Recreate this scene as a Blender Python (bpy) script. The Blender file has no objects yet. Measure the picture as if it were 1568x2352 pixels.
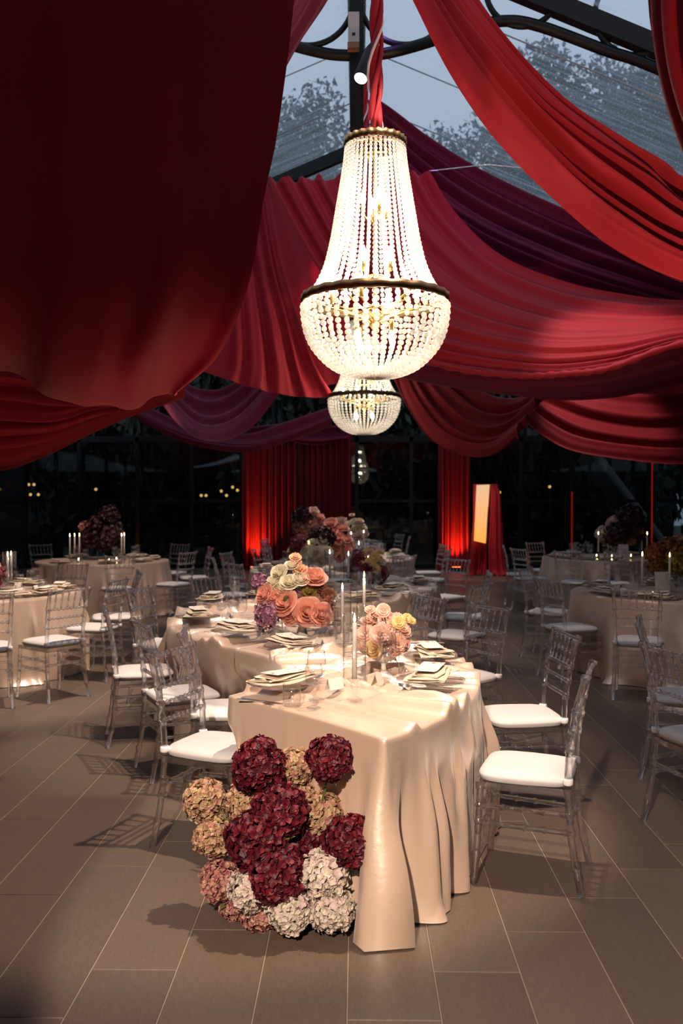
import bpy, bmesh, math, random
import numpy as np
from mathutils import Vector, Matrix, Euler

# ------------------------------------------------------------------ camera, world, lights, exposure
SC = bpy.context.scene
COL = SC.collection
R = math.radians
F_PX, IMG_W, IMG_H = 2105.0, 1568.0, 2352.0
CAM_H = 1.65
cam_d = bpy.data.cameras.new('camera')
cam = bpy.data.objects.new('camera', cam_d); COL.objects.link(cam)
cam.location = (0, 0, CAM_H)
cam.rotation_euler = (R(90 - 0.79), 0, R(0.95))
cam_d.sensor_fit = 'VERTICAL'; cam_d.sensor_height = 36.0; cam_d.sensor_width = 24.0
cam_d.lens = F_PX / IMG_H * 36.0
cam_d.clip_end = 300
cam_d.dof.use_dof = True; cam_d.dof.focus_distance = 4.35; cam_d.dof.aperture_fstop = 3.2
SC.camera = cam
CAM_M = cam.rotation_euler.to_matrix()

SC.view_settings.view_transform = 'Standard'
SC.view_settings.look = 'None'
SC.view_settings.gamma = 1.0
SC.view_settings.use_curve_mapping = False
SC.view_settings.exposure = 0.25
SC.cycles.max_bounces = 7
SC.cycles.transmission_bounces = 7
SC.cycles.transparent_max_bounces = 13
SC.cycles.diffuse_bounces = 2
SC.cycles.glossy_bounces = 3
SC.cycles.caustics_reflective = False
SC.cycles.caustics_refractive = False
SC.cycles.sample_clamp_indirect = 4.0
SC.cycles.blur_glossy = 0.6
SC.cycles.adaptive_threshold = 0.09

world = bpy.data.worlds.new('dusk_sky'); SC.world = world
world.use_nodes = True
wn = world.node_tree.nodes; wl = world.node_tree.links
bg = wn['Background']
tc = wn.new('ShaderNodeTexCoord'); sx = wn.new('ShaderNodeSeparateXYZ'); rp = wn.new('ShaderNodeValToRGB')
wl.new(tc.outputs['Generated'], sx.inputs[0]); wl.new(sx.outputs['Z'], rp.inputs[0]); wl.new(rp.outputs[0], bg.inputs['Color'])
rp.color_ramp.elements[0].color = (0.30, 0.37, 0.47, 1); rp.color_ramp.elements[0].position = 0.0
rp.color_ramp.elements[1].color = (0.42, 0.51, 0.63, 1); rp.color_ramp.elements[1].position = 0.5
bg.inputs['Strength'].default_value = 0.9

def spot(name, loc, target, power, cone, blend, color, radius=0.06):
    d = bpy.data.lights.new(name, 'SPOT'); d.energy = power; d.spot_size = R(cone); d.spot_blend = blend
    d.color = color; d.shadow_soft_size = radius
    o = bpy.data.objects.new(name, d); COL.objects.link(o); o.location = loc
    o.rotation_euler = (Vector(target) - Vector(loc)).to_track_quat('-Z', 'Y').to_euler()
    return o
def point(name, loc, power, color, radius=0.04):
    d = bpy.data.lights.new(name, 'POINT'); d.energy = power; d.color = color; d.shadow_soft_size = radius
    o = bpy.data.objects.new(name, d); COL.objects.link(o); o.location = loc
    return o
WARM = (1.0, 0.77, 0.60)
WARM2 = (1.0, 0.80, 0.65)
spot('spot_over_table', (0.75, 4.2, 5.5), (-0.5, 4.9, 0.3), 1050, 42, 0.35, WARM, 0.045)
spot('spot_front', (-0.75, -1.6, 3.7), (0.15, 3.9, 0.0), 1750, 24, 0.16, WARM2)
spot('spot_front_centre', (0.6, 0.0, 3.4), (-0.32, 5.9, 1.0), 800, 14, 0.5, WARM2)
spot('spot_mid', (-0.6, 4.7, 5.5), (-0.45, 6.35, 0.8), 700, 44, 0.5, WARM)
spot('spot_mid_far', (-0.5, 12.2, 5.2), (0.0, 10.6, 0.7), 420, 50, 0.6, WARM2)
spot('spot_far', (-0.3, 16.8, 5.2), (-0.2, 15.3, 0.7), 380, 54, 0.6, WARM2)
spot('spot_left_round', (-1.6, 7.4, 5.4), (-3.2, 8.0, 0.5), 1300, 42, 0.5, WARM)
spot('spot_left_far', (-3.0, 11.4, 4.6), (-3.4, 13.0, 0.7), 330, 46, 0.5, WARM2)
spot('spot_right_round', (2.0, 7.4, 4.6), (2.9, 8.9, 0.6), 110, 60, 0.6, (1.0, 0.80, 0.76))
spot('spot_panel', (1.6, 17.0, 4.6), (2.75, 19.6, 0.5), 260, 34, 0.4, WARM2)
spot('spot_right_far', (3.1, 11.8, 4.5), (3.6, 13.9, 0.7), 150, 56, 0.6, (1.0, 0.80, 0.78))
spot('drape_uplight_right', (3.0, 3.8, 0.8), (1.8, 6.1, 3.6), 330, 72, 1.0, (1.0, 0.58, 0.36))
spot('drape_fill_behind_camera', (1.9, -0.6, 0.3), (1.32, 3.1, 3.6), 420, 34, 0.6, (1.0, 0.50, 0.34))  # added unseen lamp that brightens the top right drape
spot('drape_wash_purple', (0.2, 7.5, 5.6), (0.6, 9.4, 4.6), 34, 90, 0.7, (0.42, 0.16, 1.0))
spot('drape_wash_purple_left', (-1.5, 9.0, 4.6), (-2.6, 12.5, 3.2), 6, 80, 0.7, (0.30, 0.06, 1.0))
# ------------------------------------------------------------------ helpers
def ray(px, py):
    d = CAM_M @ Vector(((px - IMG_W / 2) / F_PX, -(py - IMG_H / 2) / F_PX, -1.0))
    return d
def P(px, py, Y):
    """point on the pixel's ray at forward distance Y"""
    d = ray(px, py); t = Y / d.y
    return np.array((d.x * t, Y, CAM_H + d.z * t))
def G(px, py, h=0.0):
    """point on the pixel's ray at height h"""
    d = ray(px, py); t = (h - CAM_H) / d.z
    return np.array((d.x * t, d.y * t, h))

MATS = {}
def newmat(name):
    m = bpy.data.materials.new(name); m.use_nodes = True; MATS[name] = m
    nt = m.node_tree; b = nt.nodes['Principled BSDF']
    return m, nt, b
def pmat(name, col, rough=0.5, metal=0.0, spec=0.5, trans=0.0, ior=1.45, sheen=0.0, emit=None, estr=0.0, coat=0.0):
    m, nt, b = newmat(name)
    b.inputs['Base Color'].default_value = (*col, 1); b.inputs['Roughness'].default_value = rough
    b.inputs['Metallic'].default_value = metal; b.inputs['Specular IOR Level'].default_value = spec
    b.inputs['Transmission Weight'].default_value = trans; b.inputs['IOR'].default_value = ior
    b.inputs['Sheen Weight'].default_value = sheen; b.inputs['Coat Weight'].default_value = coat
    if emit:
        b.inputs['Emission Color'].default_value = (*emit, 1); b.inputs['Emission Strength'].default_value = estr
    return m
def N(nt, t, **kw):
    n = nt.nodes.new(t)
    for k, v in kw.items(): setattr(n, k, v)
    return n
def L(nt, a, b): nt.links.new(a, b)
def noise_col(name, c1, c2, scale, rough=0.5, detail=3, bump=0.0, bscale=60, spec=0.5, sheen=0.0, p0=0.35, p1=0.65, island=0.0):
    m, nt, b = newmat(name)
    t = N(nt, 'ShaderNodeTexCoord'); nz = N(nt, 'ShaderNodeTexNoise'); nz.inputs['Scale'].default_value = scale; nz.inputs['Detail'].default_value = detail
    L(nt, t.outputs['Object'], nz.inputs['Vector'])
    cr = N(nt, 'ShaderNodeValToRGB'); cr.color_ramp.elements[0].position = p0; cr.color_ramp.elements[1].position = p1
    cr.color_ramp.elements[0].color = (*c1, 1); cr.color_ramp.elements[1].color = (*c2, 1)
    src = nz.outputs['Fac']
    if island:
        g = N(nt, 'ShaderNodeNewGeometry'); mx = N(nt, 'ShaderNodeMix'); mx.inputs[0].default_value = island
        L(nt, nz.outputs['Fac'], mx.inputs[2]); L(nt, g.outputs['Random Per Island'], mx.inputs[3]); src = mx.outputs[0]
    L(nt, src, cr.inputs[0]); L(nt, cr.outputs[0], b.inputs['Base Color'])
    b.inputs['Roughness'].default_value = rough; b.inputs['Specular IOR Level'].default_value = spec; b.inputs['Sheen Weight'].default_value = sheen
    if bump:
        n2 = N(nt, 'ShaderNodeTexNoise'); n2.inputs['Scale'].default_value = bscale; n2.inputs['Detail'].default_value = 3
        L(nt, t.outputs['Object'], n2.inputs['Vector'])
        bp = N(nt, 'ShaderNodeBump'); bp.inputs['Strength'].default_value = bump; bp.inputs['Distance'].default_value = 0.01
        L(nt, n2.outputs['Fac'], bp.inputs['Height']); L(nt, bp.outputs[0], b.inputs['Normal'])
    return m
def add_translucent(m, fac, col):
    nt = m.node_tree; b = nt.nodes['Principled BSDF']; out = nt.nodes['Material Output']
    tr = N(nt, 'ShaderNodeBsdfTranslucent'); tr.inputs['Color'].default_value = (*col, 1)
    mx = N(nt, 'ShaderNodeMixShader'); mx.inputs[0].default_value = fac
    L(nt, b.outputs[0], mx.inputs[1]); L(nt, tr.outputs[0], mx.inputs[2]); L(nt, mx.outputs[0], out.inputs['Surface'])
    return m
def glassmat(name, col=(1, 1, 1), ior=1.47, rough=0.0, clear=0.3):
    m = bpy.data.materials.new(name); m.use_nodes = True; nt = m.node_tree; nt.nodes.remove(nt.nodes['Principled BSDF'])
    g = N(nt, 'ShaderNodeBsdfGlass'); g.inputs['Color'].default_value = (*col, 1); g.inputs['IOR'].default_value = ior; g.inputs['Roughness'].default_value = rough
    t = N(nt, 'ShaderNodeBsdfTransparent'); mx = N(nt, 'ShaderNodeMixShader'); mx.inputs[0].default_value = clear
    L(nt, g.outputs[0], mx.inputs[1]); L(nt, t.outputs[0], mx.inputs[2]); L(nt, mx.outputs[0], nt.nodes['Material Output'].inputs['Surface'])
    MATS[name] = m; return m
def emitmat(name, col, strength):
    m = bpy.data.materials.new(name); m.use_nodes = True; nt = m.node_tree; nt.nodes.remove(nt.nodes['Principled BSDF'])
    e = N(nt, 'ShaderNodeEmission'); e.inputs[0].default_value = (*col, 1); e.inputs[1].default_value = strength
    L(nt, e.outputs[0], nt.nodes['Material Output'].inputs['Surface']); MATS[name] = m; return m

class MB:
    """collects shapes for ONE mesh"""
    def __init__(s): s.v = []; s.f = []; s.n = 0
    def add(s, v, f):
        v = np.asarray(v, float).reshape(-1, 3); s.v.append(v)
        n = s.n
        s.f.extend([tuple(i + n for i in q) for q in f]); s.n += len(v); return s
    def box(s, lo, hi, M=None):
        x0, y0, z0 = lo; x1, y1, z1 = hi
        v = np.array([(x0,y0,z0),(x1,y0,z0),(x1,y1,z0),(x0,y1,z0),(x0,y0,z1),(x1,y0,z1),(x1,y1,z1),(x0,y1,z1)], float)
        if M is not None: v = tf(v, M)
        return s.add(v, [(0,3,2,1),(4,5,6,7),(0,1,5,4),(1,2,6,5),(2,3,7,6),(3,0,4,7)])
    def grid(s, A, closed_u=False, closed_v=False):
        nu, nv = A.shape[:2]
        f = []
        for i in range(nu if closed_u else nu - 1):
            a = i * nv; b = ((i + 1) % nu) * nv
            for j in range(nv if closed_v else nv - 1):
                k = (j + 1) % nv
                f.append((a + j, b + j, b + k, a + k))
        return s.add(A.reshape(-1, 3), f)
    def lathe(s, prof, seg=16, M=None, cap=True):
        prof = np.asarray(prof, float); th = np.linspace(0, 2 * np.pi, seg, endpoint=False)
        A = np.stack([np.stack([prof[:, 0] * np.cos(t), prof[:, 0] * np.sin(t), prof[:, 1]], 1) for t in th], 0)
        v = A.reshape(-1, 3); n = len(prof)
        if M is not None: v = tf(v, M)
        f = []
        for i in range(seg):
            a = i * n; b = ((i + 1) % seg) * n
            for j in range(n - 1): f.append((a + j, b + j, b + j + 1, a + j + 1))
        if cap:
            f.append(tuple(i * n for i in reversed(range(seg)))); f.append(tuple(i * n + n - 1 for i in range(seg)))
        return s.add(v, f)
    def tube(s, path, rad, seg=8, cap=True):
        path = np.asarray(path, float); n = len(path)
        rad = np.broadcast_to(np.asarray(rad, float), (n,))
        tg = np.gradient(path, axis=0); tg /= np.linalg.norm(tg, axis=1)[:, None] + 1e-12
        up = np.array((0, 0, 1.0))
        if abs(tg[:, 2]).mean() > 0.8: up = np.array((1.0, 0, 0))
        th = np.linspace(0, 2 * np.pi, seg, endpoint=False); A = np.zeros((n, seg, 3))
        for i in range(n):
            a = np.cross(tg[i], up); a /= np.linalg.norm(a) + 1e-12; b = np.cross(a, tg[i])
            A[i] = path[i] + rad[i] * (np.cos(th)[:, None] * a + np.sin(th)[:, None] * b)
        m = s.n
        s.grid(A, closed_v=True)
        if cap:
            s.f.append(tuple(m + j for j in range(seg))); s.f.append(tuple(m + (n - 1) * seg + j for j in reversed(range(seg))))
        return s
    def ball(s, c, r, seg=8, rings=5, sz=1.0):
        ph = np.linspace(0, np.pi, rings + 1); pr = np.stack([np.maximum(np.sin(ph), 1e-4) * r, -np.cos(ph) * r * sz], 1)
        M = Matrix.Translation(c); return s.lathe(pr, seg, M, cap=False)
    def mesh(s, name, mat=None, smooth=True):
        me = bpy.data.meshes.new(name)
        v = np.concatenate(s.v) if s.v else np.zeros((0, 3))
        me.from_pydata(v, [], s.f)
        if mat is not None:
            for mm in (mat if isinstance(mat, (list, tuple)) else [mat]): me.materials.append(MATS[mm] if isinstance(mm, str) else mm)
        if smooth: me.polygons.foreach_set('use_smooth', [True] * len(me.polygons))
        me.update(); return me
    def obj(s, name, mat, parent=None, smooth=True, loc=None):
        return place(s.mesh(name, mat, smooth), name, parent, loc)
def tf(v, M):
    M = np.array(M); return v @ M[:3, :3].T + M[:3, 3]
def place(me, name, parent=None, loc=None, rot=None, scale=None):
    o = bpy.data.objects.new(name, me); COL.objects.link(o)
    if parent is not None: o.parent = parent
    if loc is not None: o.location = loc
    if rot is not None: o.rotation_euler = rot
    if scale is not None: o.scale = scale if hasattr(scale, '__len__') else (scale,) * 3
    return o
def tag(o, label=None, cat=None, group=None, kind=None):
    if label: o['label'] = label
    if cat: o['category'] = cat
    if group: o['group'] = group
    if kind: o['kind'] = kind
    return o
def thing(name, label, cat, loc=(0, 0, 0), rotz=0.0, group=None):
    o = bpy.data.objects.new(name, None); COL.objects.link(o); o.empty_display_size = 0.1
    o.location = loc; o.rotation_euler = (0, 0, rotz)
    return tag(o, label, cat, group)
def inst(proto, name, label, cat, loc, rotz=0.0, group=None, scale=None):
    """proto: list of (part name, mesh, index of parent part or None, loc, rot)"""
    t = thing(name, label, cat, loc, rotz, group)
    if scale: t.scale = (scale,) * 3
    made = []
    for pn, me, pi, lo, ro in proto:
        made.append(place(me, pn, t if pi is None else made[pi], lo, ro))
    return t
def sm(x, a, b):
    t = np.clip((x - a) / (b - a), 0, 1); return t * t * (3 - 2 * t)
def crom(pts, n):
    """Catmull-Rom through pts (k, ...) sampled at n values"""
    pts = np.asarray(pts, float); k = len(pts)
    if k == 1: return np.repeat(pts, n, 0)
    ext = np.concatenate([2 * pts[:1] - pts[1:2], pts, 2 * pts[-1:] - pts[-2:-1]])
    t = np.linspace(0, k - 1, n); i = np.minimum(t.astype(int), k - 2); u = (t - i).reshape((-1,) + (1,) * (pts.ndim - 1))
    p0, p1, p2, p3 = ext[i], ext[i + 1], ext[i + 2], ext[i + 3]
    return 0.5 * ((2 * p1) + (-p0 + p2) * u + (2 * p0 - 5 * p1 + 4 * p2 - p3) * u ** 2 + (-p0 + 3 * p1 - 3 * p2 + p3) * u ** 3)
RNG = np.random.default_rng(7)
def rotz_of(fx, fy): return math.atan2(-fx, fy)
def lookM(d, loc=(0, 0, 0)):
    """matrix taking +Z to direction d"""
    q = Vector(d).to_track_quat('Z', 'Y'); return Matrix.Translation(loc) @ q.to_matrix().to_4x4()

# ------------------------------------------------------------------ materials
def floor_mat():
    m, nt, b = newmat('tile')
    t = N(nt, 'ShaderNodeNewGeometry'); mp = N(nt, 'ShaderNodeMapping'); mp.inputs['Scale'].default_value = (70, 12, 70)
    L(nt, t.outputs['Position'], mp.inputs['Vector'])
    nz = N(nt, 'ShaderNodeTexNoise'); nz.inputs['Scale'].default_value = 2.2; nz.inputs['Detail'].default_value = 6; nz.inputs['Distortion'].default_value = 1.6
    L(nt, mp.outputs[0], nz.inputs['Vector'])
    n2 = N(nt, 'ShaderNodeTexNoise'); n2.inputs['Scale'].default_value = 0.9; L(nt, t.outputs['Position'], n2.inputs['Vector'])
    oi = N(nt, 'ShaderNodeObjectInfo')
    cr = N(nt, 'ShaderNodeValToRGB'); cr.color_ramp.elements[0].color = (0.095, 0.069, 0.050, 1); cr.color_ramp.elements[1].color = (0.148, 0.110, 0.082, 1)
    cr.color_ramp.elements[0].position = .3; cr.color_ramp.elements[1].position = .75
    mx = N(nt, 'ShaderNodeMix'); mx.inputs[0].default_value = 0.22
    L(nt, nz.outputs['Fac'], mx.inputs[2]); L(nt, oi.outputs['Random'], mx.inputs[3]); L(nt, mx.outputs[0], cr.inputs[0]); L(nt, cr.outputs[0], b.inputs['Base Color'])
    b.inputs['Roughness'].default_value = 0.42; b.inputs['Specular IOR Level'].default_value = 0.4
    bp = N(nt, 'ShaderNodeBump'); bp.inputs['Strength'].default_value = 0.25; bp.inputs['Distance'].default_value = 0.003
    L(nt, nz.outputs['Fac'], bp.inputs['Height']); L(nt, bp.outputs[0], b.inputs['Normal'])
floor_mat()
pmat('grout', (0.33, 0.26, 0.19), 0.8)
def satin(name, col, rough=0.36, gloss=0.0):
    m, nt, b = newmat(name)
    b.inputs['Base Color'].default_value = (*col, 1); b.inputs['Roughness'].default_value = rough
    b.inputs['Specular IOR Level'].default_value = 0.55; b.inputs['Sheen Weight'].default_value = 0.25; b.inputs['Sheen Roughness'].default_value = 0.4
    t = N(nt, 'ShaderNodeTexCoord'); nz = N(nt, 'ShaderNodeTexNoise'); nz.inputs['Scale'].default_value = 22; nz.inputs['Detail'].default_value = 4; nz.inputs['Distortion'].default_value = 0.9
    L(nt, t.outputs['Object'], nz.inputs['Vector'])
    bp = N(nt, 'ShaderNodeBump'); bp.inputs['Strength'].default_value = 0.12; bp.inputs['Distance'].default_value = 0.01
    L(nt, nz.outputs['Fac'], bp.inputs['Height']); L(nt, bp.outputs[0], b.inputs['Normal'])
    if gloss:
        g = N(nt, 'ShaderNodeBsdfGlossy'); g.inputs['Color'].default_value = (1, .90, .76, 1); g.inputs['Roughness'].default_value = rough; L(nt, bp.outputs[0], g.inputs['Normal'])
        mx = N(nt, 'ShaderNodeMixShader'); mx.inputs[0].default_value = gloss; L(nt, b.outputs[0], mx.inputs[1]); L(nt, g.outputs[0], mx.inputs[2]); L(nt, mx.outputs[0], nt.nodes['Material Output'].inputs['Surface'])
    return m
satin('champagne_satin', (0.70, 0.505, 0.375), 0.33, 0.20)
satin('napkin_cloth', (0.72, 0.575, 0.42), 0.6)
def drape_mat(name, col, tcol, tf_=0.05):
    m, nt, b = newmat(name)
    b.inputs['Base Color'].default_value = (*col, 1); b.inputs['Roughness'].default_value = 0.62
    b.inputs['Specular IOR Level'].default_value = 0.25
    b.inputs['Sheen Weight'].default_value = 0.15; b.inputs['Sheen Tint'].default_value = (1, 0.3, 0.3, 1)
    add_translucent(m, tf_, tcol); return m
drape_mat('crimson_drape', (0.36, 0.014, 0.024), (0.42, 0.012, 0.03))
drape_mat('plum_drape', (0.17, 0.010, 0.045), (0.2, 0.01, 0.05), 0.05)
drape_mat('maroon_curtain', (0.20, 0.008, 0.012), (0.2, 0.01, 0.01), 0.04)
def acrylic():
    m = bpy.data.materials.new('acrylic'); m.use_nodes = True; nt = m.node_tree; nt.nodes.remove(nt.nodes['Principled BSDF'])
    tr = N(nt, 'ShaderNodeBsdfTransparent'); g = N(nt, 'ShaderNodeBsdfGlass'); g.inputs['IOR'].default_value = 1.45; g.inputs['Roughness'].default_value = .02
    m1 = N(nt, 'ShaderNodeMixShader'); m1.inputs[0].default_value = .5; L(nt, tr.outputs[0], m1.inputs[1]); L(nt, g.outputs[0], m1.inputs[2])
    gl = N(nt, 'ShaderNodeBsdfGlossy'); gl.inputs['Roughness'].default_value = .06
    lw = N(nt, 'ShaderNodeLayerWeight'); pw = N(nt, 'ShaderNodeMath', operation='POWER'); pw.inputs[1].default_value = 2.0; L(nt, lw.outputs['Facing'], pw.inputs[0])
    mr = N(nt, 'ShaderNodeMapRange'); mr.inputs[3].default_value = .05; mr.inputs[4].default_value = .34; L(nt, pw.outputs[0], mr.inputs[0])
    m2 = N(nt, 'ShaderNodeMixShader'); L(nt, mr.outputs[0], m2.inputs[0]); L(nt, m1.outputs[0], m2.inputs[1]); L(nt, gl.outputs[0], m2.inputs[2])
    L(nt, m2.outputs[0], nt.nodes['Material Output'].inputs['Surface']); MATS['acrylic'] = m
acrylic()
def thin_glass():
    m = bpy.data.materials.new('glass'); m.use_nodes = True; nt = m.node_tree; nt.nodes.remove(nt.nodes['Principled BSDF'])
    tr = N(nt, 'ShaderNodeBsdfTransparent'); tr.inputs[0].default_value = (.985, .985, .985, 1)
    gl = N(nt, 'ShaderNodeBsdfGlossy'); gl.inputs['Roughness'].default_value = .07
    lw = N(nt, 'ShaderNodeLayerWeight'); pw = N(nt, 'ShaderNodeMath', operation='POWER'); pw.inputs[1].default_value = 3.0; L(nt, lw.outputs['Facing'], pw.inputs[0])
    mr = N(nt, 'ShaderNodeMapRange'); mr.inputs[3].default_value = .045; mr.inputs[4].default_value = .70; L(nt, pw.outputs[0], mr.inputs[0]); mx = N(nt, 'ShaderNodeMixShader')
    L(nt, mr.outputs[0], mx.inputs[0]); L(nt, tr.outputs[0], mx.inputs[1]); L(nt, gl.outputs[0], mx.inputs[2]); L(nt, mx.outputs[0], nt.nodes['Material Output'].inputs['Surface']); MATS['glass'] = m
thin_glass()
pmat('cushion', (0.66, 0.62, 0.60), 0.7, sheen=0.1)
pmat('strap', (0.85, 0.82, 0.8), 0.6)
pmat('porcelain', (0.80, 0.74, 0.64), 0.25)
pmat('candle_wax', (0.93, 0.87, 0.78), 0.5)
add_translucent(MATS['candle_wax'], 0.15, (0.9, 0.75, 0.5))
emitmat('flame', (1.0, 0.72, 0.32), 26)
emitmat('bulb', (1.0, 0.86, 0.64), 60)
pmat('gold', (0.62, 0.40, 0.13), 0.35, 1.0)
pmat('bronze', (0.16, 0.105, 0.05), 0.4, 0.9)
pmat('silver', (0.75, 0.75, 0.76), 0.18, 1.0)
pmat('black_steel', (0.012, 0.013, 0.014), 0.45, 0.4)
pmat('black', (0.01, 0.01, 0.011), 0.5)
pmat('grey_box', (0.42, 0.43, 0.45), 0.6)
pmat('wood_bracket', (0.25, 0.14, 0.07), 0.6)
pmat('green_stem', (0.10, 0.13, 0.035), 0.55)
noise_col('leaf', (0.05, 0.075, 0.02), (0.14, 0.16, 0.05), 30, 0.5, island=0.7)
def petal(name, c1, c2, island=0.75, tr=0.25):
    noise_col(name, c1, c2, 18, 0.55, island=island, p0=0.15, p1=0.85)
    c = tuple((a + b) / 2 for a, b in zip(c1, c2)); add_translucent(MATS[name], tr, c)
petal('hyd_burgundy', (0.045, 0.003, 0.011), (0.21, 0.011, 0.022), tr=0.15)
petal('hyd_antique', (0.50, 0.20, 0.17), (0.60, 0.50, 0.25))
petal('hyd_pink', (0.42, 0.10, 0.13), (0.62, 0.40, 0.25))
petal('hyd_white', (0.76, 0.58, 0.55), (0.78, 0.71, 0.52))
petal('hyd_mauve', (0.30, 0.11, 0.20), (0.52, 0.26, 0.33))
petal('hyd_berry', (0.16, 0.02, 0.05), (0.42, 0.08, 0.11))
petal('hyd_rust', (0.16, 0.05, 0.015), (0.38, 0.14, 0.04))
petal('hyd_olive', (0.20, 0.13, 0.02), (0.42, 0.30, 0.07))
petal('hyd_dark', (0.02, 0.003, 0.008), (0.06, 0.006, 0.014), tr=0.1)
petal('rose_coral', (0.90, 0.36, 0.29), (0.95, 0.55, 0.40), 0.6, 0.35)
petal('rose_cream', (0.90, 0.78, 0.56), (0.93, 0.85, 0.70), 0.6, 0.35)
petal('rose_peach', (0.84, 0.42, 0.24), (0.90, 0.58, 0.38), 0.6)
petal('lisianthus', (0.76, 0.42, 0.32), (0.90, 0.60, 0.47), 0.7, 0.35)
petal('ranunculus', (0.84, 0.55, 0.18), (0.90, 0.70, 0.36), 0.6)
petal('seed_brown', (0.16, 0.05, 0.03), (0.36, 0.13, 0.07), 0.7)
petal('blush', (0.75, 0.46, 0.40), (0.86, 0.62, 0.52), 0.6)
# ------------------------------------------------------------------ structure: floor
HALF_W, Y0, Y1, RIDGE, SLOPE = 8.0, -5.0, 22.0, 6.5, 0.42
def struct(name, mb, mat, parent=None, smooth=False):
    o = mb.obj(name, mat, parent, smooth)
    if parent is None: tag(o, kind='structure')
    return o
fl = struct('floor', MB().box((-HALF_W, Y0, -0.06), (HALF_W, Y1, -0.0025)), 'grout')
TW, TL, GAP = 0.3003, 1.204, 0.0016
def tile_v(x0, y0, x1, y1):
    e = 0.0022; zt = 0.0; zl = -0.0045
    return np.array([(x0,y0,zl),(x1,y0,zl),(x1,y1,zl),(x0,y1,zl),(x0,y0,zt-e),(x1,y0,zt-e),(x1,y1,zt-e),(x0,y1,zt-e),
                     (x0+e,y0+e,zt),(x1-e,y0+e,zt),(x1-e,y1-e,zt),(x0+e,y1-e,zt)])
TILE_F = [(8,9,10,11),(4,5,9,8),(5,6,10,9),(6,7,11,10),(7,4,8,11),(0,1,5,4),(1,2,6,5),(2,3,7,6),(3,0,4,7)]
tiles = []
for k in range(-28, 27):
    x0 = 0.27 + k * TW; x1 = x0 + TW
    off = (3.185 + 0.302 * k) % TL
    for j in range(-5, 19):
        y0 = off + j * TL; y1 = y0 + TL
        xa, xb, ya, yb = max(x0, -HALF_W), min(x1, HALF_W), max(y0, Y0), min(y1, Y1)
        if xb - xa < .02 or yb - ya < .05: continue
        tiles.append((xa + GAP, ya + GAP, xb - GAP, yb - GAP))
def in_view(t):
    x, y = (t[0] + t[2]) / 2, (t[1] + t[3]) / 2
    return t[3] > 2.9 and abs((x / max(t[3], .1)) * F_PX) < 800 + 60
vis = sorted([t for t in tiles if in_view(t)], key=lambda t: t[1])
near, rest = vis[:300], vis[300:] + [t for t in tiles if not in_view(t)]
proto_tile = MB().add(tile_v(GAP - TW/2, GAP - TL/2, TW/2 - GAP, TL/2 - GAP), TILE_F).mesh('floor_tile', 'tile', False)
for t in near:
    if t[2] - t[0] > TW - .01 and t[3] - t[1] > TL - .01:
        place(proto_tile, 'floor_tile', fl, ((t[0] + t[2]) / 2, (t[1] + t[3]) / 2, 0))
    else:
        MB().add(tile_v(*t), TILE_F).obj('floor_tile', 'tile', fl, False)
mb = MB()
for t in rest: mb.add(tile_v(*t), TILE_F)
tag(mb.obj('distant_tiles', 'tile', fl, False), kind='stuff')

# ------------------------------------------------------------------ roof of clear rain-spotted sheets
def pvc():
    m = bpy.data.materials.new('clear_sheet'); m.use_nodes = True; nt = m.node_tree; nt.nodes.remove(nt.nodes['Principled BSDF'])
    t = N(nt, 'ShaderNodeNewGeometry')
    v = N(nt, 'ShaderNodeTexNoise'); v.inputs['Scale'].default_value = 55; v.inputs['Detail'].default_value = 2; L(nt, t.outputs['Position'], v.inputs['Vector'])
    mpp = N(nt, 'ShaderNodeMapping'); mpp.inputs['Scale'].default_value = (1.0, 16, 1.0); L(nt, t.outputs['Position'], mpp.inputs['Vector'])
    st = N(nt, 'ShaderNodeTexNoise'); st.inputs['Scale'].default_value = 1.1; st.inputs['Detail'].default_value = 3; L(nt, mpp.outputs[0], st.inputs['Vector'])
    r1 = N(nt, 'ShaderNodeMapRange'); r1.inputs[1].default_value = .57; r1.inputs[2].default_value = .72; r1.inputs[3].default_value = 0.05; r1.inputs[4].default_value = 0.34
    r2 = N(nt, 'ShaderNodeMapRange'); r2.inputs[1].default_value = .40; r2.inputs[2].default_value = .75; r2.inputs[3].default_value = 0.12; r2.inputs[4].default_value = 0.34
    L(nt, v.outputs['Fac'], r1.inputs[0]); L(nt, st.outputs['Fac'], r2.inputs[0])
    ad = N(nt, 'ShaderNodeMath', operation='ADD'); ad.use_clamp = True; L(nt, r1.outputs[0], ad.inputs[0]); L(nt, r2.outputs[0], ad.inputs[1])
    tr = N(nt, 'ShaderNodeBsdfTransparent'); tr.inputs[0].default_value = (0.90, 0.92, 0.94, 1)
    tl = N(nt, 'ShaderNodeBsdfTranslucent'); tl.inputs[0].default_value = (0.75, 0.80, 0.86, 1)
    mx = N(nt, 'ShaderNodeMixShader'); L(nt, ad.outputs[0], mx.inputs[0]); L(nt, tr.outputs[0], mx.inputs[1]); L(nt, tl.outputs[0], mx.inputs[2])
    gl = N(nt, 'ShaderNodeBsdfGlossy'); gl.inputs['Roughness'].default_value = 0.12
    m2 = N(nt, 'ShaderNodeMixShader'); m2.inputs[0].default_value = 0.03; L(nt, mx.outputs[0], m2.inputs[1]); L(nt, gl.outputs[0], m2.inputs[2])
    L(nt, m2.outputs[0], nt.nodes['Material Output'].inputs['Surface']); MATS['clear_sheet'] = m
pvc()
pmat('seam', (0.42, 0.45, 0.48), 0.5)
eave = RIDGE - SLOPE * HALF_W
ceil_mb = MB()
ceil_mb.box((-0.09, Y0, RIDGE - .02), (0.09, Y1, RIDGE + .07))
for s in (-1, 1): ceil_mb.box((s * HALF_W - .08, Y0, eave - .1), (s * HALF_W + .08, Y1, eave + .03))
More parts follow.
